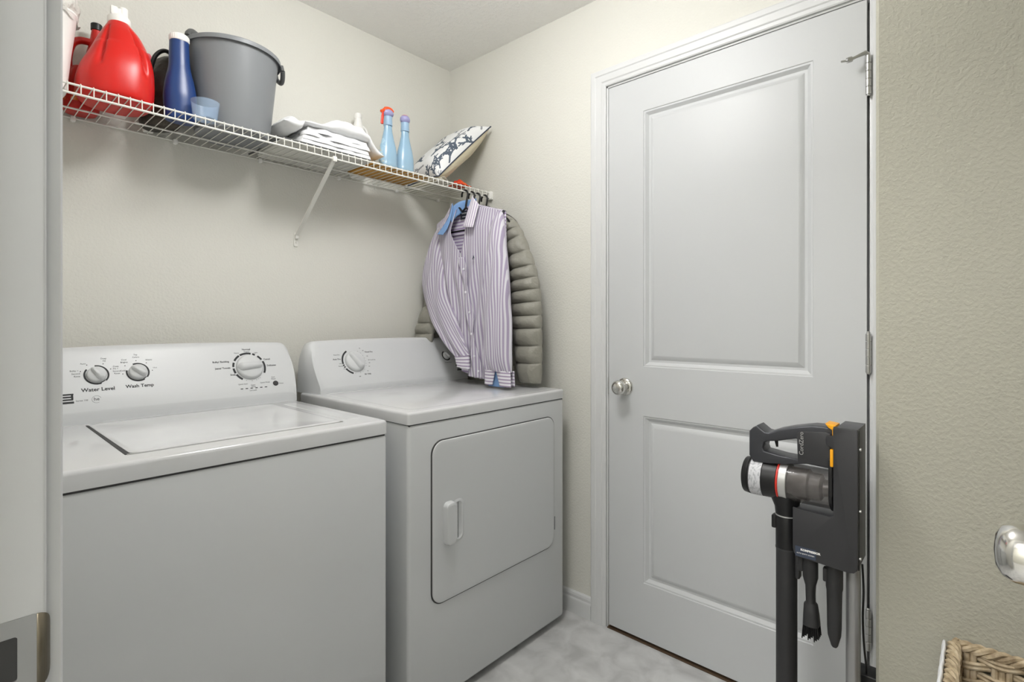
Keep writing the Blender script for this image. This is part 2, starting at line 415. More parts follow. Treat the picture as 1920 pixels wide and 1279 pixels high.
# ---- entry door folded back at the right, out of frame but for its knob
d2 = thing('door_2', 'x', 'x', (.04, -.11, 0)); del d2['label'], d2['category']; d2['kind'] = 'structure'
obj('door_slab', rbox(.03, .745, -.125, -.090, .012, 2.04, .002), 'door', d2)
for hz in (.3, 1.07, 1.83): obj('hinge', lathe([(.007, -.045), (.007, .045)], (.026, -.088, hz), 12), 'satin', d2)
obj('door_knob', lathe([(.0328, 0), (.0328, .004), (.031, .008), (.022, .011), (.0125, .015), (.0115, .024), (.0145, .030), (.021, .038), (.0262, .049), (.0282, .060), (.0274, .070), (.0236, .078), (.0152, .083), (.0002, .0845)], (.697, -.0895, .936), 48, 'Y'), 'chrome', d2)

# ---- light fixtures
def lamp_fixture(x, y, r, label, mk='diffuser'):
    t = thing('ceiling_light', label, 'ceiling light', (x, y, CEIL))
    obj('base', lathe([(r, -.0), (r, -.018), (r * .93, -.022), (r * .93, -.0)], (x, y, CEIL), 40), 'satin', t)
    obj('diffuser', lathe([(r * .92, -.02), (r * .94, -.09), (r * .84, -.125), (r * .6, -.15), (r * .3, -.163), (.001, -.166)], (x, y, CEIL), 40), mk, t)
lamp_fixture(.80, .90, .19, 'round white flush ceiling light above the laundry room floor')
lamp_fixture(-.90, .30, .26, 'large round white fill light added to the hallway ceiling', 'diffuser_fill')  # unseen lamp behind the camera, added to fill the room through the doorway

# ================================================================== APPLIANCES
CK = .5
def cpt(x, z, off=0):
    d = Vector((0, CK, 1)).normalized(); n = Vector((0, -1, CK)).normalized()
    return Vector((x, 1.77 + (z - .92) * CK, z)) + n * off
CUP = Vector((0, CK, 1)).normalized(); CN = Vector((0, -1, CK)).normalized(); CR = Vector((1, 0, 0))
def cplane(cx, cz, a, r, off=0):
    """a point r metres from a console centre at angle a, on the face plane"""
    return cpt(cx, cz, off) + CR * (r * cos(a)) + CUP * (r * sin(a))
def arc(cx, cz, r0, r1, a0, a1, off=.0006, n=None):
    n = n or max(3, int(abs(a1 - a0) / 6)); v = []; f = []
    for i in range(n + 1):
        a = radians(a0 + (a1 - a0) * i / n)
        v += [tuple(cplane(cx, cz, a, r, o)) for r, o in ((r0, off), (r1, off), (r1, -.001), (r0, -.001))]
    for i in range(n):
        for k in range(4): f.append((i * 4 + k, i * 4 + (k + 1) % 4, i * 4 + 4 + (k + 1) % 4, i * 4 + 4 + k))
    f.append((0, 1, 2, 3)); f.append(tuple(n * 4 + k for k in (3, 2, 1, 0)))
    return v, f
def dot(cx, cz, a, r, s=.0013): 
    p = cplane(cx, cz, radians(a), r); q = []
    return [tuple(p + CR * s * cos(t) + CUP * s * sin(t) + CN * o) for o in (.0005, -.0005) for t in [2 * pi * k / 8 for k in range(8)]], [tuple(range(8)), tuple(range(15, 7, -1))] + [(k, (k + 1) % 8, 8 + (k + 1) % 8, 8 + k) for k in range(8)]
def cbox(x, z, w, h, off=.0005):
    c = cpt(x, z)
    return [tuple(c + CR * a * w / 2 + CUP * b * h / 2 + CN * o) for o in (off, -.001) for a, b in ((-1, -1), (1, -1), (1, 1), (-1, 1))], [(0, 1, 2, 3), (7, 6, 5, 4), (0, 1, 5, 4), (1, 2, 6, 5), (2, 3, 7, 6), (3, 0, 4, 7)]
class Groups:
    """collects prints into one part per cluster, chosen by position along the panel"""
    def __init__(s, cuts): s.cuts = cuts; s.d = {}
    def add(s, vf, *a):
        x = sum(p[0] for p in vf[0]) / len(vf[0])
        k = next((n for c, n in s.cuts if x < c), s.cuts[-1][1]); s.d.setdefault(k, G()).add(vf, *a)
    def build(s, suffix, m, parent):
        for k, g in s.d.items(): obj(k + suffix, g, m, parent, smooth=False)
def ctext(g, s, x, z, size, bold=0, align='CENTER'):
    g.add(text_geo(s, size, cpt(x, z), CR, CUP, .0003, align, bold))

def console(x0, x1, z0, parent):
    """backsplash control panel: bevelled crown, rounded shoulders, sides raked back"""
    top = 1.092
    xs = []
    rx = .054; n1 = 14
    for i in range(n1 + 1): xs.append((x0 + rx * (1 - cos(pi / 2 * i / n1)), i))
    mid = 24; xm0, xm1 = x0 + rx, x1 - rx
    L = [rx * (1 - cos(pi / 2 * i / n1)) for i in range(n1 + 1)]
    X = [x0 + a for a in L] + [xm0 + (xm1 - xm0) * i / mid for i in range(1, mid)] + [x1 - a for a in L[::-1]]
    prof = [(1.770, z0), (1.770, .905), (1.770, .9185), (1.7712, .9225), (1.79, .96), (1.82, 1.02), (1.845, 1.070), (1.8515, 1.0815), (1.857, 1.088), (1.865, 1.0915), (1.876, 1.092), (1.892, 1.089), (1.898, 1.08), (1.90, 1.0), (1.90, z0)]
    rings = []
    for x in X:
        d = min(x - x0, x1 - x); s = (2 * (x - x0) / (x1 - x0) - 1)
        h = 1 if d >= rx else (1 - max(0, (rx - d) / rx) ** 3.0) ** (1 / 3.0)
        h *= 1 - .035 * abs(s) ** 2.2
        ring = []
        for (y, z) in prof:
            zz = z0 + (z - z0) * h
            yy = y
            if z < 1.08 and y < 1.86: yy = 1.770 + max(0, zz - .92) * CK if zz > .92 else 1.770
            if y >= 1.85 and y < 1.89: yy = y - (1 - h) * .05
            e = max(0, 1 - (yy - 1.77) / .09) * .024
            dx = e * (1 - d / .1) if d < .1 else 0
            ring.append((x + (dx if s < 0 else -dx), yy, zz))
        rings.append(ring)
    return obj('control_panel', loft(rings), 'console', parent, sharp=40)

def knob(parent, cx, cz, r, h, blade_a, name='knob', skirt=True):
    """dial knob on the console with a raised grip blade"""
    g = G(); rings = []
    for rr, hh in ((r, 0), (r, h * .25), (r * .94, h * .42), (r * .86, h * .5), (r * .3, h * .56), (r * .01, h * .57)):
        rings.append([tuple(cplane(cx, cz, 2 * pi * k / 36, rr, hh)) for k in range(36)])
    g.add(loft(rings))
    a = radians(blade_a); ax = CR * cos(a) + CUP * sin(a); pr = -CR * sin(a) + CUP * cos(a); c = cpt(cx, cz, h * .3)
    rr = []
    for t in [-1 + 2 * i / 12 for i in range(13)]:
        w = r * .27 * (1 - .25 * t) * sqrt(max(.02, 1 - abs(t) ** 6)); hh = h * .72 * (max(.03, 1 - abs(t) ** 5)) ** .5
        cc = c + ax * t * r * .97
        rr.append([tuple(cc + pr * p * w + CN * q * hh) for p, q in ((-1.25, 0), (-1.0, .6), (-.55, .95), (.0, 1), (.55, .95), (1.0, .6), (1.25, 0))])
    g.add(loft(rr))
    return obj(name, g, 'console', parent, sharp=50)

# ---------------- washer
W0, W1, WF, WB, WT = .146, .842, 1.228, 1.895, .888
washer = thing('washing_machine', 'white top-load washing machine at the left, shut lid and two small knobs', 'washing machine', ((W0 + W1) / 2, (WF + WB) / 2, 0))
obj('cabinet', rbox(W0, W1 - .002, WF + .002, WB, .02, .845, .006, 3), 'enamel', washer)
obj('seam', rbox(W0 + .004, W1 - .006, WF + .006, WB - .003, .840, .852, 0), 'gap', washer)
# top deck with the lid well
top = G(); LX0, LX1, LY0, LY1 = .262, .742, 1.292, 1.735
bm = bmesh.new(); bmesh.ops.create_cube(bm, size=1)
for v in bm.verts: v.co = Vector(((W0 + W1) / 2 + v.co.x * (W1 - W0), (WF + WB) / 2 + v.co.y * (WB - WF), .869 + v.co.z * .038))
te = [e for e in bm.edges if all(v.co.z > .87 for v in e.verts) or abs(e.verts[0].co.z - e.verts[1].co.z) > .01]
bmesh.ops.bevel(bm, geom=te, offset=.009, segments=4, profile=.5, affect='EDGES')
obj('top_deck', from_bm(bm), 'enamel_top', washer)
lid = G()
n = 20; rings = []
for (inset, h) in ((0, .0002), (0, .0018), (.003, .0034), (.010, .0036), (.022, .0022), (.10, .0018)):
    rings.append([(x, y, WT + h) for x, y in rrect(LX0 + .006 + inset, LX1 - inset, LY0 + inset, LY1 - inset, max(.004, .02 - inset * .1))])
lid.add(loft(rings))
lo = obj('lid', lid, 'enamel_top', washer, sharp=60)
obj('lid_groove', prism([(LX0 - .003, LY0 + .003), (LX0 + .0065, LY0 + .003), (LX0 + .0065, LY1), (LX0 + .001, LY1)], WT + .0001, WT + .0010, 'Z'), 'gap', washer)
g = G(); g.add(prism(rrect(LX1 - .006, LX1 + .0012, LY0 - .0008, LY1, .001), WT + .0001, WT + .0012, 'Z')); g.add(prism(rrect(LX0, LX1 + .0012, LY0 - .0012, LY0 + .006, .001), WT + .0001, WT + .0012, 'Z'))
obj('lid_edge', g, mat('pale_seam', srgb(178, 178, 176), .5), washer)
g = G()
g.add(loft([[(x, y, WT + h) for x, y in rrect(.768 + i_, .812 - i_, 1.31 + i_, 1.72 - i_, .012 - i_)] for i_, h in ((0, .0001), (.003, .0009), (.006, .0010))]))
obj('deck_ribs', g, 'enamel_top', washer)
console(W0 + .004, W1 + .024, .887, washer)
k1 = knob(washer, .299, 1.013, .0225, .022, 122, 'water_level_knob'); k2 = knob(washer, .394, 1.014, .0225, .022, 140, 'temperature_knob'); k3 = knob(washer, .702, 1.009, .042, .026, 2, 'cycle_dial')
WC = ((.248, 'emblem'), (.3535, 'water_level'), (.46, 'temperature'), (9, 'cycle'))
pr_ = Groups(WC)
for cx, cz, gap0, gap1, gg0, gg1 in ((.299, 1.013, 95, 140, 290, 318), (.394, 1.014, 112, 165, 302, 322)):
    pr_.add(arc(cx, cz, .0245, .0286, gap1, gg0)); pr_.add(arc(cx, cz, .0245, .0286, gg1 - 360, gap0))
    pr_.add(arc(cx, cz, .0235, .0258, gg0, gg1))
for a in (160, 122, 62, 25): pr_.add(dot(.299, 1.013, a, .036))
for a in (185, 143, 92, 50, 5): pr_.add(dot(.394, 1.014, a, .036))
for a0, a1 in ((236, 208), (202, 182), (176, 158), (150, 122), (118, 76), (70, 60), (50, 30), (22, -28)):
    pr_.add(arc(.702, 1.009, .0465, .0528, a0, a1))
for a in (250, 270, 288, 296, 304): pr_.add(dot(.702, 1.009, a, .049, .001))
ctext(pr_, 'Water Level', .300, .9745, .0145, .00025); ctext(pr_, 'Wash Temp', .395, .9760, .0135, .00025)
ctext(pr_, 'Bulky/ Bedding', .642, 1.030, .0082, .00012, 'RIGHT'); ctext(pr_, 'Jeans/ Towels', .643, 1.010, .0082, .0001, 'RIGHT'); ctext(pr_, 'Soak', .655, .988, .0082, .0001, 'RIGHT')
ctext(pr_, 'Normal', .702, 1.0665, .0085, .00012); ctext(pr_, 'Casual', .752, 1.032, .0082, .0001, 'LEFT'); ctext(pr_, 'Delicates', .759, 1.011, .0082, .0001, 'LEFT')
for k in range(6): pr_.add(cbox(.666 + k * .0152, .9425, .0075, .0026))
# hatched square emblem at the far left of the panel
for z0, z1, w in ((.9685, .9645, .026), (.962, .958, .022), (.9555, .9515, .024), (.949, .9435, .026)):
    pr_.add(cbox(.2335, (z0 + z1) / 2, w, (z0 - z1)))
pr_.add(cbox(.2435, .9605, .0045, .012))
pr_.build('_print', 'print', washer)
sf = Groups(WC)
for s, x, z in (('Auto Level', .258, 1.036), ('Bulky +', .252, 1.026), ('Second', .255, 1.0185), ('Rinse', .257, 1.0115), ('Auto', .272, 1.044), ('Deep', .318, 1.056), ('Fill', .319, 1.049), ('Deep', .344, 1.033), ('Fill +', .343, 1.0265), ('Second', .345, 1.020), ('Rinse', .345, 1.0135),
              ('Cool', .364, 1.050), ('Brights', .364, 1.043), ('Cold', .359, 1.020), ('Tap', .393, 1.063), ('Colors', .393, 1.056), ('Warm', .424, 1.047), ('Hot', .437, 1.024), ('Heavy', .670, 1.056), ('Regular', .703, 1.0595), ('Light', .731, 1.055), ('Quick Start', .672, .957), ('Super', .703, .952), ('Wash', .703, .9465), ('Quick Wash', .742, .957), ('Start', .772, .972), ('Pause', .772, .966), ('Series 100', .263, .949), ('Done', .795, .950), ('Lid Lock', .70, .9355)):
    if s == 'Auto Level': continue
    ctext(sf, s, x, z, .0062)
ctext(sf, 'he', .294, .950, .013, .0002)
sf.add(arc(.294, .9495, .0098, .0104, 20, 300, .0004))
sf.build('_small_print', 'print_soft', washer)
obj('start_button', loft([[tuple(cplane(.776, .9515, 2 * pi * k / 24, r, h)) for k in range(24)] for r, h in ((.0088, -.001), (.0088, .0015), (.0078, .0024), (.004, .0026))]), 'dark', washer)
for x in (W0 + .06, W1 - .06):
    for y in (WF + .06, WB - .06): obj('foot', lathe([(.018, 0), (.018, .012), (.01, .022)], (x, y, 0), 16), 'black', washer)

# ---------------- dryer
R0, R1, RF, RB, RT = .901, 1.640, 1.2136, 1.870, .900
dryer = thing('clothes_dryer', 'white front-load clothes dryer beside the washer, its square door shut', 'dryer', ((R0 + R1) / 2, (RF + RB) / 2, 0))
obj('cabinet', rbox(R0 + .001, R1 - .001, RF + .001, RB, .022, .864, .012, 4), 'enamel', dryer)
obj('seam', rbox(R0 + .006, R1 - .006, RF + .005, RB - .004, .858, .868, 0), 'gap', dryer)
bm = bmesh.new(); bmesh.ops.create_cube(bm, size=1)
for v in bm.verts: v.co = Vector(((R0 + R1) / 2 + v.co.x * (R1 - R0), (RF + RB) / 2 + v.co.y * (RB - RF), .8825 + v.co.z * .035))
te = [e for e in bm.edges if all(v.co.z > .89 for v in e.verts) or abs(e.verts[0].co.z - e.verts[1].co.z) > .01]
bmesh.ops.bevel(bm, geom=te, offset=.009, segments=4, profile=.5, affect='EDGES')
obj('top_deck', from_bm(bm), 'enamel_top', dryer)
g = G(); rings = []
for ins, h in ((0, .0001), (.004, .0007), (.009, .0007), (.012, .0001)):
    rings.append([(x, y, RT + h) for x, y in rrect(R0 + .03 + ins, R1 - .03 - ins, RF + .03 + ins, 1.765 - ins, .03)])
g.add(loft(rings, cap=False)); obj('deck_bead', g, 'enamel_top', dryer)
obj('door_gap', prism(rrect(.9825, 1.5745, .314, .806, .042, 8), RF - .0022, RF + .004, 'Y', bevel=.0008), 'gap', dryer)
dd = []
for ins, h in ((0, .001), (0, -.0030), (.0015, -.0048), (.005, -.0058), (.3, -.0060)):
    ii = min(ins, .012) 
    dd.append([(x, RF + h, z) for x, z in rrect(.9858 + ii, 1.5718 - ii, .3170 + ii, .8030 - ii, max(.006, .040 - ii), 8)])
dr = obj('dryer_door', loft(dd), 'enamel', dryer, sharp=30)
# pull handle: raised bar with a scooped recess on its right
hg = G(); rings = []
for ins, h in ((0, 0), (.001, .010), (.004, .0165), (.009, .0185), (.014, .0185)):
    rings.append([(x, RF - .0055 - h, z) for x, z in rrect(1.024 + ins, 1.068 - ins * .4, .486 + ins * .8, .616 - ins * .8, max(.004, .016 - ins * .4), 6)])
hg.add(loft(rings)); obj('handle', hg, 'enamel', dr)
hs = G(); rings = []
for ins, h in ((0, .0003), (.004, .0024), (.007, .0028), (.010, .0004)):
    rings.append([(x, RF - .0059 - h, z) for x, z in rrect(1.060 + ins, 1.108 - ins, .484 + ins, .614 - ins, .020 - ins * .5, 6)])
hs.add(loft(rings)); obj('handle_recess', hs, 'enamel', dr)
obj('door_hinge', rbox(1.5705, 1.5745, RF - .0065, RF - .001, .375, .425, .001), 'print_soft', dryer)
console(R0 + .004, R1 + .032, .899, dryer)
knob(dryer, 1.092, 1.006, .0405, .026, 122, 'cycle_dial'); knob(dryer, 1.556, 1.008, .0165, .018, 135, 'signal_knob')
DC = ((1.4, 'cycle'), (1.59, 'signal'), (9, 'emblem'))
pd = Groups(DC)
for a0, a1 in ((118, 188), (191, 197), (200, 206), (212, 250)): pd.add(arc(1.092, 1.006, .0475, .0538, a0, a1))
pd.add(arc(1.556, 1.008, .0190, .0240, 112, 318))
for z0, z1, w in ((.9685, .9645, .026), (.962, .958, .020), (.9555, .9515, .018), (.949, .9435, .026)): pd.add(cbox(1.607, (z0 + z1) / 2 - .004, w, (z0 - z1)))
ctext(pd, 'Auto Dry', 1.036, 1.018, .0082, .0001, 'RIGHT'); ctext(pd, 'Timed Dry', 1.146, 1.040, .0082, .0001, 'LEFT'); ctext(pd, 'Air Only', 1.135, .957, .0082, .0001)
pd.build('_print', 'print', dryer)
pd = Groups(DC)
for s, x, z, al in (('More Dry', 1.036, 1.034, 'RIGHT'), ('Normal', 1.040, .992, 'RIGHT'), ('Less', 1.036, 1.002, 'RIGHT'), ('Dry', 1.048, .982, 'RIGHT'), ('Touch Up', 1.160, 1.009, 'LEFT'), ('70', 1.125, 1.055, 'LEFT'), ('60', 1.137, 1.046, 'LEFT'), ('50', 1.150, 1.024, 'LEFT'), ('40', 1.152, 1.009, 'LEFT'), ('30', 1.152, .998, 'LEFT'), ('20', 1.147, .985, 'LEFT'), ('10', 1.135, .968, 'LEFT'), ('Off', 1.098, .950, 'CENTER'), ('Wrinkle Guard', 1.556, .9775, 'CENTER')):
    ctext(pd, s, x, z, .0062, 0, al)
for a in (60, 45, 30, 15, 0, -12, -24, -45, -60, -75, -100): pd.add(dot(1.092, 1.006, a, .049, .001))
pd.build('_small_print', 'print_soft', dryer)
for x in (R0 + .06, R1 - .06):
    for y in (RF + .06, RB - .06): obj('foot', lathe([(.018, 0), (.018, .012), (.01, .024)], (x, y, 0), 16), 'black', dryer)

# ================================================================== WIRE SHELF
ZS = 1.755; SYF = 1.690; SYB = 1.972; SX0 = .058; SX1 = 1.708
shelf = thing('wire_shelf', 'white coated wire shelf along the back wall above the machines', 'shelf', ((SX0 + SX1) / 2, 1.83, ZS))
g = G(); x = .0665; xs = []
while x < SX1 - .004:
    g.add(tube([(x, SYB, ZS + .0015), (x, SYF - .002, ZS + .0015), (x, SYF - .0055, ZS - .001), (x, SYF - .0055, ZS - .024)], .0014, 6)); x += .0257
obj('deck_wires', g, 'wire', shelf)
g = G(); g.add(tube([(SX0, SYF - .002, ZS - .003), (SX1, SYF - .002, ZS - .003)], .0028, 10)); obj('front_rail', g, 'wire', shelf)
obj('hanging_rail', tube([(SX0, SYF - .003, ZS - .026), (SX1, SYF - .003, ZS - .026)], .0030, 10), 'wire', shelf)
obj('back_rail', tube([(SX0, SYB, ZS - .002), (SX1, SYB, ZS - .002)], .0026, 10), 'wire', shelf)
obj('middle_rail', tube([(SX0, 1.88, ZS - .003), (SX1, 1.88, ZS - .003)], .0026, 10), 'wire', shelf)
for x in (.27, .53, .80, 1.115, 1.40, 1.64):
    c = G(); c.add(rbox(x - .006, x + .006, SYB - .008, AY - .0005, ZS - .012, ZS + .003, .002)); c.add(lathe([(.004, -.001), (.003, -.004)], (x, AY - .004, ZS - .010), 10, 'Y'))
    obj('wall_clip', c, 'white_plastic', shelf)
br = G(); bx = .937
sec = [(-.006, 0), (-.006, .003), (-.004, .004), (.004, .004), (.006, .003), (.006, 0)]
A = Vector((bx, SYF, ZS - .030)); B = Vector((bx, AY - .010, 1.492)); dirv = (B - A).normalized(); nn = Vector((0, dirv.z, -dirv.y))
br.add(loft([[tuple(P + Vector((a, 0, 0)) + nn * b) for a, b in [(-.0065, -.003), (-.0065, .003), (.0065, .003), (.0065, -.003)]] for P in (A, B)]))
br.add(rbox(bx - .0075, bx + .0075, SYF - .010, SYF + .006, ZS - .036, ZS - .018, .002))
obj('support_brace', br, 'wire', shelf)
br = G(); br.add(prism([(bx - .009, 1.455), (bx - .006, 1.451), (bx + .006, 1.451), (bx + .009, 1.455), (bx + .008, 1.505), (bx - .008, 1.505)], AY - .0035, AY - .0005, 'Y', bevel=.0008))
br.add(lathe([(.0035, -.001), (.0025, -.003)], (bx, AY - .004, 1.466), 10, 'Y')); br.add(rbox(bx - .0065, bx + .0065, AY - .014, AY - .002, 1.480, 1.496, .002))
obj('brace_foot', br, 'wire', shelf)
ee = G(); ee.add(rbox(SX1 - .003, BX - .0005, SYF - .012, SYF + .016, ZS - .034, ZS + .003, .002)); ee.add(lathe([(.005, 0), (.004, .004)], (SX1 - .006, SYF + .002, ZS - .006), 12, 'X')); ee.add(lathe([(.0045, 0), (.0035, .004)], (SX1 - .006, SYF - .014, ZS - .030), 12, 'X'))
obj('end_bracket', ee, 'white_plastic', shelf)
ZR = ZS + .0032      # level on which the shelf's goods rest

# ---- white waste bin with crumpled bag, far left
wb = thing('waste_bin', 'tall white bin lined with crumpled clear plastic, at the left end of the shelf', 'bin', (.180, 1.808, ZR))
obj('bin_body', loft([ell(.180, 1.808, ZR + z, rx, ry, 36, 3) for z, rx, ry in ((0, .050, .062), (.003, .053, .066), (.10, .062, .074), (.192, .073, .084), (.195, .075, .086), (.199, .075, .086), (.199, .070, .081), (.02, .05, .065))], cap=True), 'white_plastic', wb)
rings = []
for i in range(14):
    t = i / 13; z = ZR + .186 + .075 * sin(t * 1.9) ; rad = 1.06 - .55 * max(0, t - .35)
    ring = []
    for k in range(54):
        a = 2 * pi * k / 54; nz = noise.noise(Vector((cos(a) * 3.1, sin(a) * 3.1, t * 5)))
        rr = rad * (1 + .13 * nz); ring.append(((.180) + .074 * rr * cos(a), 1.808 + .088 * rr * sin(a), z + .02 * noise.noise(Vector((cos(a) * 4, sin(a) * 4, 9 + t * 3)))))
    rings.append(ring)
M['film'] = mat('crumpled_clear_film', srgb(222, 221, 214), .22, alpha=.9, bump=(45, .8, .006, .3, .7))
obj('bag_liner', loft(rings, cap=False), 'film', wb, sharp=180)

# ---- big red detergent jug
jx, jy = .3375, 1.795
jug = thing('detergent_jug', 'large glossy red detergent jug with a white pour cap', 'jug', (jx, jy, ZR))
NJ = 168; rings = []
prof = [(0, .070, .070, 0), (.004, .077, .078, 0), (.015, .084, .086, 0), (.05, .0875, .088, 0), (.09, .083, .086, .004), (.12, .075, .080, .009), (.15, .065, .070, .012), (.175, .056, .060, .013), (.20, .044, .048, .012), (.216, .034, .037, .010), (.228, .026, .028, .008), (.236, .022, .023, .008)]
fine = []
for i in range(len(prof) - 1):
    for k in range(5):
        fine.append(tuple(interp([(q[m], 0, 0) for q in prof], (i + k / 5) / (len(prof) - 1))[0] for m in range(4)))
fine.append(prof[-1])
for z, rx, ry, ox in fine:
    ring = []
    for k in range(NJ):
        a = 2 * pi * k / NJ; d = 0
        if .075 < z < .215:
            tz = (z - .075) / .14
            for a0, wd in ((-122 - 22 * tz, 5.5), (-54 - 16 * tz, 5), (90 + 50, 8), (90 - 50, 8)):
                da = (math.degrees(a) - a0 + 180) % 360 - 180
                d += .0125 * exp(-(da / wd) ** 2) * sin(pi * min(1, tz * 1.02)) ** .6
        c, s_ = cos(a), sin(a); p = 2.5 if z < .16 else 2.1
        x = (rx - d) * math.copysign(abs(c) ** (2 / p), c); y = (ry - d) * math.copysign(abs(s_) ** (2 / p), s_)
        ring.append((jx + ox + x, jy + y, ZR + z))
    rings.append(ring)
obj('jug_body', loft(rings), 'red', jug, sharp=60)
jx += .008
cap = G(); cap.add(lathe([(.024, .228), (.0265, .231), (.0265, .246), (.023, .251), (.019, .254), (.017, .258), (.017, .268), (.015, .270)], (jx, jy, ZR), 36))
cap.add(lathe([(.009, 0), (.011, .002), (.011, .022), (.009, .024)], (jx + .008, jy - .008, ZR + .252), 20)); cap.add(rbox(jx - .022, jx - .006, jy - .018, jy - .006, ZR + .248, ZR + .272, .003))
obj('pour_cap', cap, 'white_plastic', jug)

# ---- second red jug behind with dark cap and ring handle
j2 = thing('detergent_jug', 'smaller red jug with a black cap and ring handle behind the large red jug', 'jug', (.285, 1.925, ZR))
kx, ky = .281, 1.926
rings = [ell(kx, ky, ZR + z, rx, ry, 40, 2.6) for z, rx, ry in ((0, .036, .038), (.01, .042, .044), (.05, .044, .045), (.085, .041, .043), (.11, .032, .038), (.125, .022, .032))]
obj('jug_body', loft(rings), 'red2', j2, sharp=60)
nk = G(); nk.add(loft([ell(kx + a, ky, ZR + z, rx, ry, 28, 2.2) for z, a, rx, ry in ((.11, .026, .016, .026), (.15, .028, .017, .026), (.185, .030, .017, .022), (.215, .034, .014, .014), (.250, .036, .0115, .0115))]))
obj('neck', nk, 'red2', j2)
obj('handle', tube(smooth_path([(kx - .026, ky, ZR + .10), (kx - .028, ky, ZR + .15), (kx - .020, ky, ZR + .190), (kx - .002, ky, ZR + .208), (kx + .026, ky, ZR + .212)]), .010, 12), 'red2', j2)
obj('cap', lathe([(.0125, .250), (.0138, .251), (.0138, .268), (.012, .270)], (kx + .036, ky, ZR), 24), 'black', j2)
lb = []
for i in range(13):
    a = radians(-160 + 140 * i / 12); lb.append([(kx + rr_ * cos(a), ky + rr_ * 1.03 * sin(a), ZR + z) for z, rr_ in ((.02, .0462), (.05, .0462), (.085, .0432))])
obj('label', loft(lb, closed=False), mix_color(mat('orange_paper_label', srgb(226, 90, 40), .4), 30, [srgb(214, 60, 30), srgb(240, 150, 60), srgb(228, 226, 224)], [.45, .56, .68]), j2)

# ---- dark soft bag between jug and blue bottle
bgx, bgy = .468, 1.888
rings = []
for i in range(19):
    t = i / 18; z = ZR + .222 * t; s = sqrt(max(.03, 1 - (max(0, t - .45) / .56) ** 2)) * (1 if t > .04 else .85)
    ring = []
    for k in range(48):
        a = 2 * pi * k / 48; w = 1 + .07 * noise.noise(Vector((cos(a) * 2, sin(a) * 2, t * 4)))
        ring.append((bgx + .012 * t * t + .050 * s * w * cos(a) - .010 * s * sin(a), bgy + .070 * s * w * sin(a) - .008 * cos(a), z))
    rings.append(ring)
bag = thing('soft_bag', 'dark brown slouching bag wedged between the large red jug and the blue bottle', 'bag', (bgx, bgy, ZR))
obj('bag_body', loft(rings), 'brown', bag, sharp=180)
obj('strap', tube(smooth_path([(bgx - .035, bgy - .030, ZR + .15), (bgx - .026, bgy - .045, ZR + .195), (bgx + .0, bgy - .035, ZR + .226), (bgx + .030, bgy - .0, ZR + .232), (bgx + .035, bgy + .03, ZR + .20)]), .006, 10), 'black', bag)
pb = thing('spray_bottle', 'small white bottle with a pink cap behind the dark bag', 'bottle', (.470, 1.955, ZR))
obj('bottle_body', lathe([(.0135, 0), (.015, .004), (.015, .17), (.010, .20), (.008, .222)], (.452, 1.9605, ZR), 20), 'white_plastic', pb)
obj('cap', lathe([(.0085, .222), (.0095, .224), (.0095, .240), (.006, .247), (.001, .248)], (.452, 1.9615, ZR), 20), 'pink', pb)

# ---- blue bottle
bx_, by_ = .494, 1.786
bb = thing('cleaner_bottle', 'dark blue long-necked bottle with a white cap', 'bottle', (bx_, by_, ZR))
prof = [(0, .037, .028), (.004, .0415, .032), (.05, .0435, .033), (.075, .0435, .033), (.10, .0405, .031), (.125, .036, .029), (.148, .0305, .027), (.168, .0275, .0255), (.195, .0265, .025), (.235, .0250, .024)]
prof = [tuple(interp([(q[m], 0, 0) for q in prof], i / 45)[0] for m in range(3)) for i in range(46)]
rings = [ell(bx_ - .004 * min(1, max(0, z) / .2), by_, ZR + max(0, z), rx, ry, 40, 2.2) for z, rx, ry in prof]
obj('bottle_body', loft(rings), 'blue', bb, sharp=60)
cp = G(); cp.add(lathe([(.0240, .234), (.0262, .236), (.0262, .250), (.0240, .254), (.021, .256)], (bx_ - .004, by_, ZR), 32))
for k in range(28):
    a = 2 * pi * k / 28; cp.add(tube([(bx_ - .004 + .0262 * cos(a), by_ + .0262 * sin(a), ZR + .239), (bx_ - .004 + .0262 * cos(a), by_ + .0262 * sin(a), ZR + .251)], .0007, 4))
obj('cap', cp, 'white_plastic', bb)

# ---- measuring cup
obj('measuring_cup', lathe([(.0315, 0), (.032, .001), (.0375, .050), (.0385, .052), (.0385, .053), (.037, .053), (.0305, .0025), (.001, .0025)], (.5390, 1.7180, ZR), 40), 'cup', origin=(.5390, 1.7180, ZR), label='small clear measuring cup at the shelf front, before the grey tub', cat='cup')

# ---- grey tub
tx, ty = .654, 1.826
tub = thing('plastic_tub', 'round grey plastic tub with dark handles', 'tub', (tx, ty, ZR))
obj('tub_body', lathe([(.102, 0), (.107, .003), (.112, .03), (.135, .255), (.1365, .263), (.1425, .265), (.1425, .256), (.1445, .256), (.1445, .268), (.142, .2705), (.134, .2705), (.132, .267), (.108, .03), (.10, .006), (.001, .006)], (tx, ty, ZR), 72), 'grey_tub', tub, sharp=30)
h1 = G(); h1.add(tube(smooth_path([(tx - .138, ty - .030, ZR + .268), (tx - .132, ty - .022, ZR + .284), (tx - .115, ty + .0, ZR + .300), (tx - .085, ty + .04, ZR + .306), (tx - .060, ty + .075, ZR + .300), (tx - .052, ty + .098, ZR + .284), (tx - .052, ty + .118, ZR + .268)]), .010, 10))
obj('handle', h1, 'grey_tub2', tub)
h1 = G(); a0 = radians(-12)
pts = [(tx + .150 * cos(a0 + t), ty + .150 * sin(a0 + t), ZR + .245 - .022 * sin(pi * (t + .28) / .56)) for t in [-.28 + .56 * i / 14 for i in range(15)]]
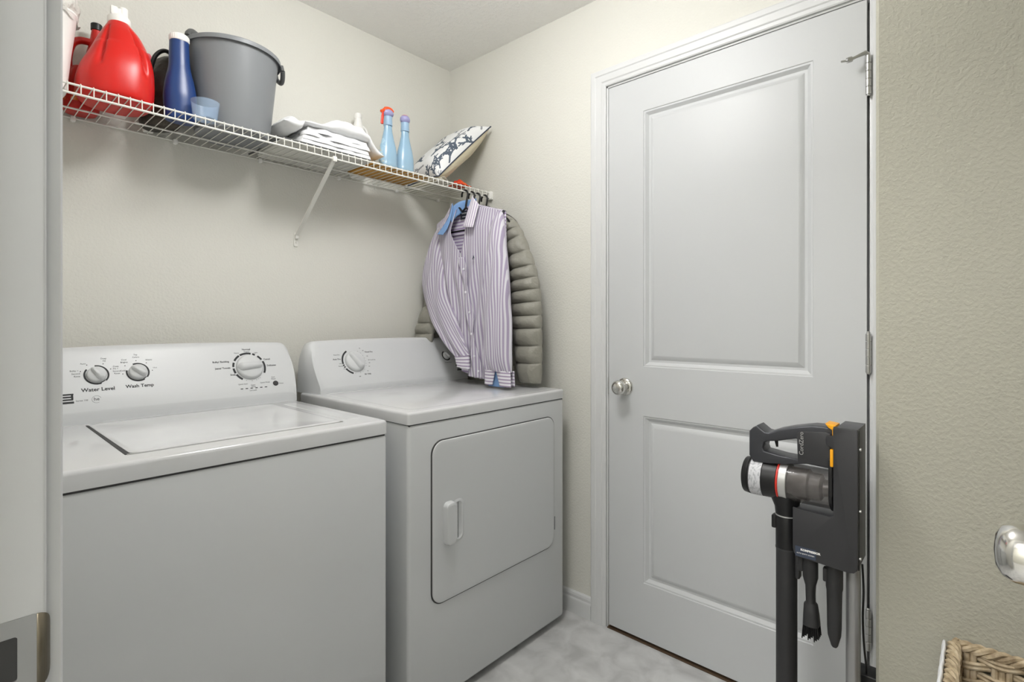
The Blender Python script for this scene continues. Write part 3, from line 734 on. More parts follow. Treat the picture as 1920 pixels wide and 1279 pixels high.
h1.add(tube(pts, .0075, 10)); h1.add(tube([(tx + .146 * cos(a0 - .28), ty + .146 * sin(a0 - .28), ZR + .262), pts[0]], .006, 8)); h1.add(tube([(tx + .146 * cos(a0 + .28), ty + .146 * sin(a0 + .28), ZR + .262), pts[-1]], .006, 8))
obj('handle', h1, 'grey_tub2', tub)

# ---- pale tray and folded white cloths
obj('shallow_tray', (lambda: prism(rrect(.775, 1.098, 1.706, 1.962, .035, 6), ZR, ZR + .010, 'Z', bevel=.003))(), 'tray', origin=(.93, 1.83, ZR), label='flat pale grey tray under the folded white cloths', cat='tray')
obj('tray_cable', tube(smooth_path([(.756, 1.958, ZR + .003), (.760, 1.90, ZR + .003), (.757, 1.86, ZR + .003), (.752, 1.80, ZR + .003), (.766, 1.715, ZR + .003), (.80, 1.699, ZR + .003), (1.09, 1.699, ZR + .003)], 8), .0028, 8), 'grey_tub2', origin=(.77, 1.8, ZR), label='thin grey cable lying beside the pale tray', cat='cable')
def cloth_layer(x0, x1, y0, y1, z0, prof, th, seed, wav=.006):
    def fn(u, v):
        x = x0 + (x1 - x0) * u; y = y0 + (y1 - y0) * v; e = min(1, u / .02, (1 - u) / .02) ; e2 = min(1, v / .03, (1 - v) / .03)
        h = z0 + interp([(p, 0, 0) for p in prof], u)[0] * (.75 + .25 * sin(pi * v)) + wav * noise.noise(Vector((u * 6, v * 4, seed)))
        return (x + .008 * noise.noise(Vector((u * 3, v * 5, seed + 3))), y + .01 * noise.noise(Vector((u * 5, v * 2, seed + 6))), max(z0, h) + th * sqrt(max(0, e)) * sqrt(max(0, e2))), (u, v)
    v, f, uv = grid(fn, 60, 26); n = len(v)
    low = [(p[0], p[1], max(z0, p[2] - th * (1.0 if 0 else 1))) for p in v]
    v2 = v + low; f2 = list(f) + [tuple(i + n for i in q[::-1]) for q in f]
    bd = [i for i in range(61)] + [61 * j + 60 for j in range(1, 27)] + [61 * 26 + i for i in range(59, -1, -1)] + [61 * j for j in range(25, 0, -1)]
    for a, b in zip(bd, bd[1:] + bd[:1]): f2.append((a, b, b + n, a + n))
    return v2, f2
ct = ZR + .010
CL = [(.83, 1.105, 1.714, 1.952, ct, [0, .002, .003, .002, 0], .0158), (.84, 1.10, 1.718, 1.948, ct + .0165, [0, .003, .003, .003, 0], .0158), (.85, 1.105, 1.722, 1.945, ct + .034, [0, .002, .003, .002, 0], .0158), (.86, 1.10, 1.728, 1.945, ct + .051, [0, .003, .003, .002, 0], .0158)]
labs = ['grey-white folded cloth lying on the pale tray, lowest of the stack', 'white folded cloth, second from the bottom of the stack', 'white folded cloth, third from the bottom of the stack', 'white folded cloth just under the rumpled sheet, topmost of the stack']
for c, l, sd in zip(CL, labs, (1, 2, 3, 4)): obj('folded_cloth', cloth_layer(*c, sd, .003), 'cloth', origin=((c[0] + c[1]) / 2, 1.83, c[4]), label=l, cat='cloth', group='folded cloths on the tray', sharp=60)
# the rumpled sheet on top: a thick soft slab, section by section from left to right
TOPZ = [1.836, 1.852, 1.852, 1.849, 1.850, 1.856, 1.866, 1.880, 1.893, 1.898, 1.896, 1.888, 1.874, 1.855, 1.832, 1.806]
BOTZ = [1.818, 1.812, 1.812, 1.828, 1.834, 1.836, 1.8365, 1.8365, 1.8365, 1.8365, 1.8365, 1.8365, 1.834, 1.818, 1.796, 1.788]
rings = []
NXs = 70
for i in range(NXs + 1):
    t = i / NXs; x = .773 + .390 * t; zt = interp([(q, 0, 0) for q in TOPZ], t)[0]; zb = min(interp([(q, 0, 0) for q in BOTZ], t)[0], zt - .008)
    if x > .835 and x < 1.105: zb = max(zb, 1.8375)
    y0 = 1.716 + .012 * noise.noise(Vector((t * 6, 3, 1))); y1 = 1.955 - .072 * max(0, min(1, (x - 1.09) / .04)); ring = []
    endf = min(1, max(.12, t / .05), max(.12, (1 - t) / .05)) ** .6
    for k in range(40):
        a = 2 * pi * k / 40; c, q = cos(a), sin(a)
        yy = (y0 + y1) / 2 - (y1 - y0) / 2 * math.copysign(abs(c) ** .55, c)
        up = q > 0; hgt = (zt - zb) / 2 * endf; mid = (zt + zb) / 2
        zz = mid + hgt * math.copysign(abs(q) ** .7, q)
        if up: zz += (.008 * noise.noise(Vector((t * 9, yy * 14, 2))) + .004 * sin(t * 40 + yy * 60 + 3 * sin(t * 9))) * abs(q) ** .5
        ring.append((x + .010 * noise.noise(Vector((yy * 20, t * 4, 5))), yy, zz))
    rings.append(ring)
obj('draped_sheet', loft(rings), 'cloth', origin=(.97, 1.83, 1.85), label='rumpled bright white sheet on top of the folded cloths', cat='cloth', sharp=180)

# ---- small white jug at back
wj = thing('small_jug', 'small white jug with a handle behind the white sheet', 'jug', (1.165, 1.925, ZR))
g = G(); g.add(loft([ell(1.178, 1.930, ZR + z, rx, ry, 32, 2.4) for z, rx, ry in ((0, .030, .028), (.005, .034, .032), (.10, .034, .032), (.16, .033, .030), (.19, .028, .026), (.212, .018, .018), (.235, .0135, .0135), (.244, .0135, .0135))]))
obj('jug_body', g, 'white_plastic', wj)
obj('cap', lathe([(.0145, .244), (.0155, .246), (.0155, .262), (.014, .264)], (1.178, 1.930, ZR), 24), 'white_plastic', wj)
obj('handle', tube(smooth_path([(1.194, 1.926, ZR + .215), (1.213, 1.924, ZR + .20), (1.217, 1.924, ZR + .16), (1.208, 1.926, ZR + .125)]), .0055, 10), 'white_plastic', wj)

# ---- ochre board
ZB = ZR + .0068
obj('ochre_board', rbox(1.112, 1.385, 1.712, 1.900, ZR, ZR + .006, .001), 'board', origin=(1.25, 1.80, ZR), label='flat ochre board lying under the pale blue bottles', cat='board')

# ---- pale blue bottles
def blue_bottle(x, y, label, trigger):
    t = thing('spray_bottle', label, 'bottle', (x, y, ZB), 'pale blue cleaning bottles')
    prof = [(0, .034), (.003, .0375), (.018, .0385), (.022, .0375), (.030, .0378), (.060, .0372), (.09, .0325), (.12, .0245), (.150, .0180), (.168, .0165), (.172, .0165)]
    obj('bottle_body', loft([ell(x, y, ZB + z, r, r * .72, 40, 2.2) for z, r in prof]), 'skyblue', t, sharp=50)
    obj('collar', loft([ell(x, y, ZB + z, r, r * .95, 32) for z, r in ((.1725, .0172), (.174, .0178), (.200, .0165), (.208, .0175))]), 'skyblue2', t)
    hd = []
    dx = .012 if trigger else 0
    for i in range(13):
        a = pi * i / 12; 
        hd.append(ell(x + dx * (1 - cos(a)) * .0 + (0 if not trigger else -.002), y, ZB + .222 - .0185 * cos(a), max(.0008, (.0215 if not trigger else .026) * sin(a)), max(.0006, .019 * sin(a)), 28))
    obj('trigger_head' if trigger else 'cap', loft(hd), 'violet', t)
    if trigger:
        k = G(); k.add(tube(smooth_path([(x - .028, y - .006, ZB + .224), (x - .018, y - .007, ZB + .233), (x - .003, y - .007, ZB + .2375), (x + .012, y - .006, ZB + .2345), (x + .018, y - .004, ZB + .229)]), [.006] * 6 + [.008] * 12 + [.0075] * 6 + [.004], 12))
        k.add(tube([(x - .024, y - .006, ZB + .226), (x - .037, y - .008, ZB + .219)], [.0065, .0055], 12))
        obj('nozzle', k, 'orangered', t)
        obj('trigger', tube(smooth_path([(x - .031, y - .011, ZB + .216), (x - .033, y - .012, ZB + .200), (x - .035, y - .012, ZB + .183), (x - .036, y - .012, ZB + .168)]), [.004] * 5 + [.0055] * 8 + [.006] * 5 + [.003], 10, flat=.7), mat('red_trigger', srgb(222, 50, 22), .35), t)
        lbl = []
        for i in range(12):
            a = radians(180 - 10 + 58 * i / 11)
            lbl.append([(x + r * 1.012 * cos(a), y + r * .73 * sin(a), ZB + z) for z, r in ((.012, .0385), (.03, .0382), (.060, .0376), (.085, .0339), (.105, .0290), (.118, .0252))])
        obj('label', loft(lbl, closed=False), mix_color(mat('picture_label', srgb(200, 215, 220), .4), 38, [srgb(232, 110, 80), srgb(226, 200, 130), srgb(170, 200, 216), srgb(150, 186, 210), srgb(80, 100, 120)], [.3, .38, .46, .66, .78]), t)
    else:
        obj('cap_top', loft([ell(x, y, ZB + .222 + .0192 * cos(a), max(.0006, .0220 * sin(a)), max(.0005, .0195 * sin(a)), 24) for a in [pi * .24 * (1 - i / 6) for i in range(7)]]), 'pink', t)
blue_bottle(1.208, 1.760, 'pale blue bottle with orange trigger spray head, nearer the white sheet', True)
blue_bottle(1.293, 1.764, 'pale blue bottle with a round lilac and pink cap, nearer the pillow', False)

# ---- pillow
pB = Vector((1.418, 1.700, 1.7715)); pA = Vector((1.693, 1.665, 2.046)); e1 = (pA - pB); e2 = Vector((.02, .262, 0)); nrm = e2.cross(e1).normalized()
if nrm.z < 0: nrm = -nrm
PC = pB + e1 * .5 + e2 * .5
def pil(a, b, side):
    """a along e1, b along e2 in -1..1"""
    pin = 1 - .085 * (1 - abs(a) ** 2) * abs(b) ** 3 - 0; pin2 = 1 - .10 * (1 - abs(b) ** 2) * abs(a) ** 3
    T = (.066 if side > 0 else .050) * (max(0, 1 - a ** 4) ** .62) * (max(0, 1 - b ** 4) ** .62)
    T *= 1 + .10 * noise.noise(Vector((a * 2, b * 2, side)))
    return PC + e1 * .5 * a * pin2 + e2 * .5 * b * pin + nrm * T * side
strokes = []
def coral(x, y, ang, ln, w, depth, kind):
    x2, y2 = x + ln * cos(ang), y + ln * sin(ang); strokes.append((x, y, x2, y2, w, kind))
    if depth:
        for s in (-1, 1):
            coral(x2, y2, ang + s * random.uniform(.35, .6), ln * random.uniform(.6, .8), w * .88, depth - 1, kind)
        if random.random() < .7: coral(x + (x2 - x) * .5, y + (y2 - y) * .5, ang + random.choice((-1, 1)) * random.uniform(.6, .9), ln * .55, w * .8, max(0, depth - 1), kind)
for i in range(7):
    for j in range(6):
        x = -.95 + i * .31 + random.uniform(-.06, .06); y = -.95 + j * .36 + (i % 2) * .15 + random.uniform(-.05, .05)
        coral(x, y, random.choice((.5, .9, 1.3, -.2, 2.0)), .165, .024, 2, 2 if (i * 3 + j) % 5 == 0 else 1)
def stroke_mat(a, b):
    for x1, y1, x2, y2, w, k in strokes:
        dx, dy = x2 - x1, y2 - y1; t = max(0, min(1, ((a - x1) * dx + (b - y1) * dy) / (dx * dx + dy * dy)))
        ex, ey = a - x1 - t * dx, b - y1 - t * dy
        if ex * ex + ey * ey < w * w: return k
    return 0
pw = thing('throw_pillow', 'white pillow with navy coral print leaning in the shelf corner', 'pillow', tuple(pB))
NU, NV = 150, 110
sq = lambda q: sin(pi / 2 * q)
v = [tuple(pil(sq(-1 + 2 * i / NU), sq(-1 + 2 * j / NV), 1)) for j in range(NV + 1) for i in range(NU + 1)]
g = G(); f = []; ms = []
for j in range(NV):
    for i in range(NU):
        f.append((j * (NU + 1) + i, j * (NU + 1) + i + 1, (j + 1) * (NU + 1) + i + 1, (j + 1) * (NU + 1) + i)); ms.append(stroke_mat(-1 + 2 * (i + .5) / NU, -1 + 2 * (j + .5) / NV))
g.v = v; g.f = f; g.m = ms; g.uv = [(0, 0)] * len(v)
obj('pillow_face', g, ['pillow_face', 'coral_navy', 'coral_grey'], pw, sharp=180)
v, f, uv = grid(lambda u, w: (pil(-1 + 2 * u, -1 + 2 * w, -1), (u, w)), 50, 40)
o = obj('pillow_back', (v, f), 'cream', pw, sharp=180); o['label'] = 'plain cream back'
ed = [pil(-1 + 2 * t / 40, -1, 1) for t in range(40)] + [pil(1, -1 + 2 * t / 30, 1) for t in range(30)] + [pil(1 - 2 * t / 40, 1, 1) for t in range(40)] + [pil(-1, 1 - 2 * t / 30, 1) for t in range(30)]
obj('piping', tube(ed, .0028, 8, closed=True), 'navy', pw)

# ---- bits by the pillow
rc = []
def rag(u, v):
    x = 1.552 + .042 * (u - .5) * 2 * (1 - .15 * v); y = 1.722 + .034 * (v - .5) * 2
    z = ZR + .002 + .022 * sin(pi * u) * sin(pi * v) * (1 + .6 * noise.noise(Vector((u * 9, v * 9, 2))))
    return (x, y, z), (u, v)
v, f, uv = grid(rag, 30, 16)
obj('crumpled_cloth', (v, f), 'redcloth', origin=(1.545, 1.722, ZR), label='crumpled orange-red cloth near the right end of the shelf', cat='cloth', sharp=180, mods=(('SOLIDIFY', dict(thickness=.003)),))
g = G(); g.add(rbox(1.428, 1.462, 1.702, 1.73, ZR, ZR + .004, .001))
g.add(xf(rbox(-.020, .020, -.018, .018, 0, .0015, 0), Matrix.Translation((1.452, 1.714, ZR + .010)) @ Matrix.Rotation(.25, 4, 'Y') @ Matrix.Rotation(.4, 4, 'Z')))
g.add(xf(rbox(-.022, .022, -.006, .006, 0, .005, .001), Matrix.Translation((1.446, 1.712, ZR + .0045)) @ Matrix.Rotation(.5, 4, 'Z')))
obj('paper_scrap', g, 'paper', origin=(1.445, 1.715, ZR), label='cream paper scrap at the foot of the coral pillow', cat='paper')

# ================================================================== HANGERS, SHIRT, JACKET
RZ = ZS - .026; RY = SYF - .003          # the hanging rail
def hanger_path_hook(x, cy):
    pts = []
    r = .0175
    for i in range(15):
        a = radians(-35 + 215 * i / 14)   # from behind the rail over to the front
        pts.append((x, RY + .001 + r * cos(a), RZ + .0035 - r + .0 + r * sin(a) + .0 if a > 0 else RZ + .0035 - r + r * sin(a)))
    return pts
def make_hanger(label):
    x = 0.0; cy = RY
    t = thing('clothes_hanger', label, 'hanger', (x, RY, RZ), 'black hangers on the wire shelf rail')
    pts = []
    r = .019
    for i in range(13):
        a = radians(-20 + 200 * i / 12); pts.append(Vector((x, RY + .002 + r * cos(a), RZ + .0062 - r + .0 + r * sin(a))))
    for q in ((x, RY - .0225, RZ - .045), (x, RY - .030, RZ - .078)): pts.append(Vector(q))
    hk = smooth_path(pts, 3)
    for p in hk: p.x += .024 * max(0, min(1, (p.z - (RZ - .075)) / .06))
    obj('hook', tube(hk, .0042, 10), 'black', t)
    c = RY - .030
    # shoulder frame: small dip at the neck, arms sloping to both sides, bar below
    fr = smooth_path([(x, c, RZ - .078), (x, c + .022, RZ - .090), (x, c + .040, RZ - .074), (x, c + .065, RZ - .074), (x, c + .10, RZ - .094), (x, c + .15, RZ - .120), (x, c + .185, RZ - .150), (x, c + .175, RZ - .170), (x, c + .12, RZ - .174),
                      (x, c, RZ - .174), (x, c - .12, RZ - .174), (x, c - .175, RZ - .170), (x, c - .185, RZ - .150), (x, c - .15, RZ - .120), (x, c - .10, RZ - .094), (x, c - .065, RZ - .074), (x, c - .040, RZ - .074), (x, c - .022, RZ - .090), (x, c, RZ - .078)], 5)
    obj('frame', tube(fr, .0042, 8), 'black', t)
    return t
def copy_thing(root, loc, label):
    r = root.copy(); link(r); r.location = loc; r['label'] = label
    for ch in list(root.children):
        c = ch.copy(); link(c); c.parent = r
        for g2 in ch.children:
            d = g2.copy(); link(d); d.parent = c
    return r
h0 = make_hanger('black hanger inside the striped shirt, its neck seen in the open collar')
h0.location.x = 1.532
copy_thing(h0, (1.572, RY, RZ), 'empty black hanger hooked on the rail just behind the striped shirt')
copy_thing(h0, (1.606, RY, RZ), 'empty black hanger hooked on the rail between shirt and jacket, nearer the jacket')
copy_thing(h0, (1.652, RY, RZ), 'black hanger carrying the quilted jacket')

SC = 1.645  # lateral middle of the shirt
shirt = thing('striped_shirt', 'lilac and white striped long-sleeved shirt hanging open-necked over the dryer', 'shirt', (1.53, SC, 1.68))
def fold(y, z, s=0): 
    return .0075 * sin(y * 95 + 3 * sin(z * 6 + s)) * min(1, max(0, (1.56 - z) / .25)) + .010 * noise.noise(Vector((y * 9, z * 3.5, s)))
def bulge(y, z, hw):   # body front depth in front of hanger plane
    t = min(1, abs(y - SC) / hw); return (1 - t ** 2.5) * (.040 if z < 1.55 else .040 * max(.2, (1.68 - z) / .13))
def body_half(side):
    """front half, side=+1 is the wearer side at the left of the picture"""
    def fn(u, v):
        z_top_in, z_top_out = (1.640, 1.592)
        # inner edge: V opening then placket line
        if side > 0:
            inner = [(1.700, 1.648), (1.706, 1.600), (1.706, 1.545), (1.675, 1.490), (1.640, 1.434), (1.618, 1.34), (1.605, 1.25), (1.592, 1.17), (1.575, 1.07), (1.558, .985), (1.550, .925)]
            outer = [(1.838, 1.600), (1.838, 1.56), (1.830, 1.52), (1.818, 1.46), (1.785, 1.40), (1.750, 1.33), (1.718, 1.26), (1.684, 1.17), (1.640, 1.07), (1.610, .985), (1.600, .935)]
        else:
            inner = [(1.602, 1.650), (1.600, 1.605), (1.608, 1.555), (1.622, 1.490), (1.634, 1.434), (1.614, 1.34), (1.601, 1.25), (1.588, 1.17), (1.571, 1.07), (1.554, .985), (1.545, .925)]
            outer = [(1.436, 1.606), (1.432, 1.57), (1.430, 1.52), (1.428, 1.46), (1.425, 1.40), (1.42, 1.33), (1.415, 1.26), (1.410, 1.17), (1.405, 1.07), (1.402, .985), (1.400, .925)]
        a = interp([(p[0], p[1], 0) for p in inner], v); b = interp([(p[0], p[1], 0) for p in outer], v)
        y = a[0] + (b[0] - a[0]) * u; z = a[1] + (b[1] - a[1]) * u
        hw = .17 + .03 * min(1, max(0, (z - 1.2) / .2))
        x = 1.527 - bulge(y, z, hw + .02) - fold(y, z, side) * min(1, max(.3, (1.58 - z) / .22)) + .014 * max(0, min(1, (1.35 - z) / .15)) * (1 if side > 0 else .6)
        if side < 0: x -= .0035 * max(0, 1 - u / .12)
        return (x, y, z), (-(y - 1.2) * (1 + .12 * max(0, (1.3 - z))), z)
    return grid(fn, 34, 90)
for s, nm in ((1, 'shirt_front'), (-1, 'shirt_front')):
    v, f, uv = body_half(s); obj(nm, G().add((v, f), 0, uv), 'stripe', shirt, sharp=180, mods=(('SOLIDIFY', dict(thickness=.0012, offset=1)),))
def back(u, v):
    top = interp([(1.842, 1.598, 0), (1.77, 1.628, 0), (1.70, 1.655, 0), (1.645, 1.660, 0), (1.60, 1.655, 0), (1.52, 1.634, 0), (1.435, 1.606, 0)], u)
    bot = interp([(1.70, .945, 0), (1.60, .925, 0), (1.50, .925, 0), (1.405, .935, 0)], u)
    vv = v; y = top[0] * (1 - vv) + bot[0] * vv; z = top[1] * (1 - vv) + bot[1] * vv
    if v < .35: y = top[0] + (interp([(1.835, 0, 0), (1.645, 0, 0), (1.43, 0, 0)], u)[0] - top[0]) * v / .35 * .4 + (bot[0] - top[0]) * v * .5
    x = 1.548 + .004 * noise.noise(Vector((y * 8, z * 4, 9)))
    return (x, y, z), (-y, z)
v, f, uv = grid(back, 40, 60)
obj('shirt_back', G().add((v, f), 0, uv), 'yoke', shirt, sharp=180, mods=(('SOLIDIFY', dict(thickness=.0012)),))
# shoulders bridging front and back
for (a, b) in (((1.842, 1.598), (1.700, 1.656)), ((1.602, 1.657), (1.434, 1.606))):
    def fn(u, v, a=a, b=b):
        y = a[0] + (b[0] - a[0]) * u; z = a[1] + (b[1] - a[1]) * u
        ang = pi * v; return (1.536 - .014 * cos(ang), y, z - .004 + .007 * sin(ang)), (y + z * .35 + v * .01, z)
    v, f, uv = grid(fn, 16, 8); obj('shoulder_yoke', G().add((v, f), 0, uv), 'stripe', shirt, sharp=180)

def sleeve(out, inn, xs, th, mat_key, name, parent, nrow=70, ncol=28, foldamp=.006, seed=0, uvs=True, scallop=0, stripes='dir'):
    rings = []; uv = []; L = 0; prev = None
    for i in range(nrow + 1):
        t = i / nrow; a = interp([(p[0], p[1], 0) for p in out], t); b = interp([(p[0], p[1], 0) for p in inn], t); x = interp([(q, 0, 0) for q in xs], t)[0]; h = interp([(q, 0, 0) for q in th], t)[0]
        c = (a + b) / 2; w = (a - b) / 2
        if prev is not None: L += (c - prev).length
        prev = c
        k = 1; 
        if scallop: k = .55 + .45 * abs(sin(pi * t * scallop)) ** .5
        ring = []
        for j in range(ncol):
            an = 2 * pi * j / ncol
            s, q = cos(an), sin(an)
            kk = 1 + (.05 * (k - 1) if scallop else 0)
            dd = h * q * k * (1 if not scallop else (.75 + .25 * (1 - s * s)))
            fo = foldamp * (noise.noise(Vector((s * 2.2, t * 5, seed))) + .8 * sin(s * 7 + 4 * sin(t * 5 + seed)) * min(1, t * 3)) * (1 if q > 0 else .3)
            ring.append((x - dd - fo, c[0] + w[0] * s * kk, c[1] + w[1] * s * kk)); uv.append((w.length * s + (.3 if q < 0 else 0), L))
        rings.append(ring)
    g = G(); g.add(loft(rings, cap=False), 0, uv)
    return obj(name, g, mat_key, parent, sharp=180)
# the sleeve at the left of the picture sweeps down and forward in front of the dryer panel
Lout = [(1.818, 1.606), (1.850, 1.56), (1.873, 1.51), (1.898, 1.43), (1.914, 1.346), (1.904, 1.269), (1.857, 1.193), (1.812, 1.142), (1.769, 1.096), (1.715, 1.048), (1.672, 1.012)]
Lin = [(1.790, 1.600), (1.790, 1.545), (1.780, 1.49), (1.765, 1.42), (1.748, 1.345), (1.722, 1.268), (1.690, 1.20), (1.660, 1.148), (1.627, 1.100), (1.602, 1.056), (1.586, 1.022)]
sleeve(Lout, Lin, [1.532, 1.526, 1.520, 1.514, 1.507, 1.501, 1.496, 1.492, 1.489, 1.487, 1.486], [.012, .022, .027, .029, .029, .028, .026, .024, .023, .022, .018], 'stripe', 'sleeve', shirt, seed=1.0)
cuff = [(1.669, 1.013), (1.652, .972)]; cin = [(1.582, 1.021), (1.580, .966)]
c1 = sleeve([cuff[0], ((cuff[0][0] + cuff[1][0]) / 2, .9925), cuff[1]], [cin[0], (1.581, .9935), cin[1]], [1.482] * 3, [.017, .018, .018], 'stripe_h', 'cuff', shirt, nrow=8, foldamp=.002, seed=2)
Rout = [(1.440, 1.606), (1.418, 1.562), (1.400, 1.51), (1.386, 1.455), (1.371, 1.395), (1.350, 1.291), (1.340, 1.22), (1.332, 1.155), (1.330, 1.059), (1.328, 1.01), (1.330, .968)]
Rin = [(1.478, 1.600), (1.482, 1.55), (1.482, 1.50), (1.478, 1.45), (1.473, 1.403), (1.481, 1.297), (1.480, 1.22), (1.477, 1.155), (1.476, 1.06), (1.474, 1.01), (1.466, .972)]
sleeve(Rout, Rin, [1.528, 1.516, 1.502, 1.490, 1.482, 1.474, 1.468, 1.464, 1.462, 1.462, 1.466], [.012, .024, .030, .032, .032, .032, .031, .030, .028, .025, .018], 'stripe', 'sleeve', shirt, seed=4)
# right cuff: open, showing its blue lining between two striped ends
def cuff_part(y0, y1, ytop0, ytop1, zt, zb, x, mk, nm, bul=.006):
    def fn(u, v):
        ya, yb = ytop0 + (y0 - ytop0) * v, ytop1 + (y1 - ytop1) * v
        y = ya + (yb - ya) * u; z = zt + (zb - zt) * v
        return (x - bul * sin(pi * u), y, z), (y, z)
    v, f, uv = grid(fn, 14, 12)
    return obj(nm, G().add((v, f), 0, uv), mk, shirt, sharp=180, mods=(('SOLIDIFY', dict(thickness=.0016)),))
cuff_part(1.468, 1.425, 1.466, 1.410, .972, .914, 1.458, 'stripe_h', 'cuff')
cuff_part(1.384, 1.325, 1.404, 1.329, .972, .912, 1.456, 'stripe_h', 'cuff')
o = cuff_part(1.458, 1.372, 1.415, 1.398, .972, .9075, 1.468, 'lblue', 'cuff_lining', .002); o['label'] = 'light blue lining'
cuff_part(1.466, 1.326, 1.466, 1.330, .972, .914, 1.478, 'stripe_h', 'cuff', -.004)
# collar: stand, fall with light blue inside
def strip(pts_top, pts_bot, mk, nm, xoff=0, n=24, m=6):
    def fn(u, v):
        a = interp(pts_top, u); b = interp(pts_bot, u); p = a + (b - a) * v
        return tuple(p), (p[1] + xoff, p[2])
    v, f, uv = grid(fn, n, m)
    return obj(nm, G().add((v, f), 0, uv), mk, shirt, sharp=180, mods=(('SOLIDIFY', dict(thickness=.0016)),))
strip([(1.492, 1.716, 1.610), (1.508, 1.712, 1.660), (1.535, 1.695, 1.684), (1.553, 1.66, 1.689), (1.556, 1.63, 1.688), (1.545, 1.606, 1.686)],
      [(1.502, 1.714, 1.590), (1.520, 1.706, 1.615), (1.545, 1.69, 1.635), (1.558, 1.66, 1.640), (1.560, 1.63, 1.640), (1.55, 1.606, 1.640)], 'lblue', 'collar_stand')
# left fall (seen from its blue underside edge and striped outside)
o = strip([(1.500, 1.708, 1.672), (1.488, 1.717, 1.615), (1.474, 1.737, 1.575), (1.466, 1.768, 1.541)], [(1.500, 1.703, 1.660), (1.488, 1.706, 1.600), (1.474, 1.712, 1.560), (1.466, 1.732, 1.534)], 'lblue', 'collar_leaf'); o['label'] = 'light blue collar underside'
strip([(1.506, 1.716, 1.676), (1.500, 1.738, 1.640), (1.492, 1.762, 1.602), (1.484, 1.790, 1.562)], [(1.494, 1.708, 1.668), (1.484, 1.719, 1.612), (1.472, 1.739, 1.573), (1.464, 1.770, 1.541)], 'stripe', 'collar_leaf')
strip([(1.516, 1.600, 1.690), (1.502, 1.575, 1.672), (1.500, 1.545, 1.645)], [(1.468, 1.608, 1.552), (1.464, 1.578, 1.548), (1.466, 1.544, 1.545)], 'stripe_c', 'collar_leaf', m=12)
# placket, buttons, tag, emblem
pl = [(1.632, 1.430), (1.612, 1.34), (1.600, 1.25), (1.587, 1.17), (1.570, 1.07), (1.553, .985), (1.546, .93)]
def plk(u, v):
    p = interp([(a, b, 0) for a, b in pl], v); y = p[0] + .011 - .030 * u; z = p[1]
    hw = .17 + .03 * min(1, max(0, (z - 1.2) / .2))
    return (1.527 - .0085 - bulge(y, z, hw + .02) - fold(y, z, -1) - .0030 + .0085 * max(0, min(1, (1.35 - z) / .15)), y, z), (-(y - 1.2) * 1.25, z)
v, f, uv = grid(plk, 8, 60); obj('placket', G().add((v, f), 0, uv), 'stripe', shirt, sharp=180, mods=(('SOLIDIFY', dict(thickness=.001)),))
for t in (.10, .27, .44, .60, .76, .90):
    p = plk(.5, t)[0]; obj('button', lathe([(.0001, -.0028), (.0045, -.0028), (.0055, -.002), (.0055, 0)], p, 16, 'X'), 'button', shirt)
g = G(); g.add(rbox(1.5415, 1.5425, 1.648, 1.702, 1.606, 1.640, 0)); obj('neck_tag', g, 'shirt_tag', shirt)
g = G(); g.add(text_geo('NAUTICA', .0088, (1.5405, 1.674, 1.631), (0, -1, 0), (0, 0, 1))); g.add(text_geo('WRINKLE FREE', .0045, (1.5405, 1.674, 1.616), (0, -1, 0), (0, 0, 1)))
obj('tag_lettering', g, 'button', shirt, smooth=False)
p = (1.484, 1.557, 1.425)
g = G(); g.add(prism([(1.560, 1.418), (1.554, 1.418), (1.5525, 1.433)], 1.4775, 1.4785, 'X')); g.add(prism([(1.5515, 1.420), (1.547, 1.420), (1.5515, 1.431)], 1.4775, 1.4785, 'X')); g.add(rbox(1.4775, 1.4785, 1.547, 1.560, 1.4155, 1.417, 0))
obj('chest_emblem', g, 'navy', shirt)

# ---- quilted jacket
jk = thing('quilted_jacket', 'olive-grey quilted puffer jacket hanging behind the striped shirt', 'jacket', (1.64, 1.645, 1.66))
def jbody(u, v):
    top = interp([(1.845, 1.590, 0), (1.76, 1.62, 0), (1.68, 1.642, 0), (1.61, 1.640, 0), (1.53, 1.612, 0), (1.455, 1.578, 0)], u); y = top[0] + (1.645 - top[0]) * -.02 * v; z = top[1] + (.955 - top[1]) * v
    q = abs(sin(pi * (z * 19.5))) ** .55
    side = max(0, 1 - abs(2 * u - 1) ** 6)
    return (1.640 - (.018 + .020 * q) * side, y, z), (u, v)
v, f, uv = grid(jbody, 26, 150); obj('jacket_body', (v, f), 'jacket', jk, sharp=180, mods=(('SOLIDIFY', dict(thickness=.03, offset=-1)),))
def jsleeve(out, inn, xs, th, name, n, seed, rows):
    return sleeve(out, inn, xs, th, 'jacket', name, jk, nrow=rows, ncol=36, foldamp=.003, seed=seed, scallop=n)
JRo = [(1.500, 1.610), (1.470, 1.592), (1.440, 1.560), (1.413, 1.529), (1.380, 1.47), (1.346, 1.408), (1.326, 1.36), (1.311, 1.315), (1.302, 1.27), (1.295, 1.221), (1.292, 1.17), (1.290, 1.122), (1.288, 1.055), (1.287, .992), (1.290, .918)]
JRi = [(1.520, 1.585), (1.515, 1.56), (1.505, 1.53), (1.498, 1.49), (1.485, 1.44), (1.472, 1.385), (1.465, 1.34), (1.458, 1.30), (1.452, 1.26), (1.446, 1.215), (1.44, 1.17), (1.434, 1.122), (1.428, 1.055), (1.42, .992), (1.40, .918)]
jsleeve(JRo, JRi, [1.635, 1.632, 1.628, 1.622, 1.616, 1.610, 1.606, 1.602, 1.6, 1.598, 1.596, 1.594, 1.592, 1.59, 1.59], [.02, .036, .044, .048, .05, .052, .052, .052, .052, .052, .052, .05, .048, .046, .036], 'sleeve', 13, 3, 260)
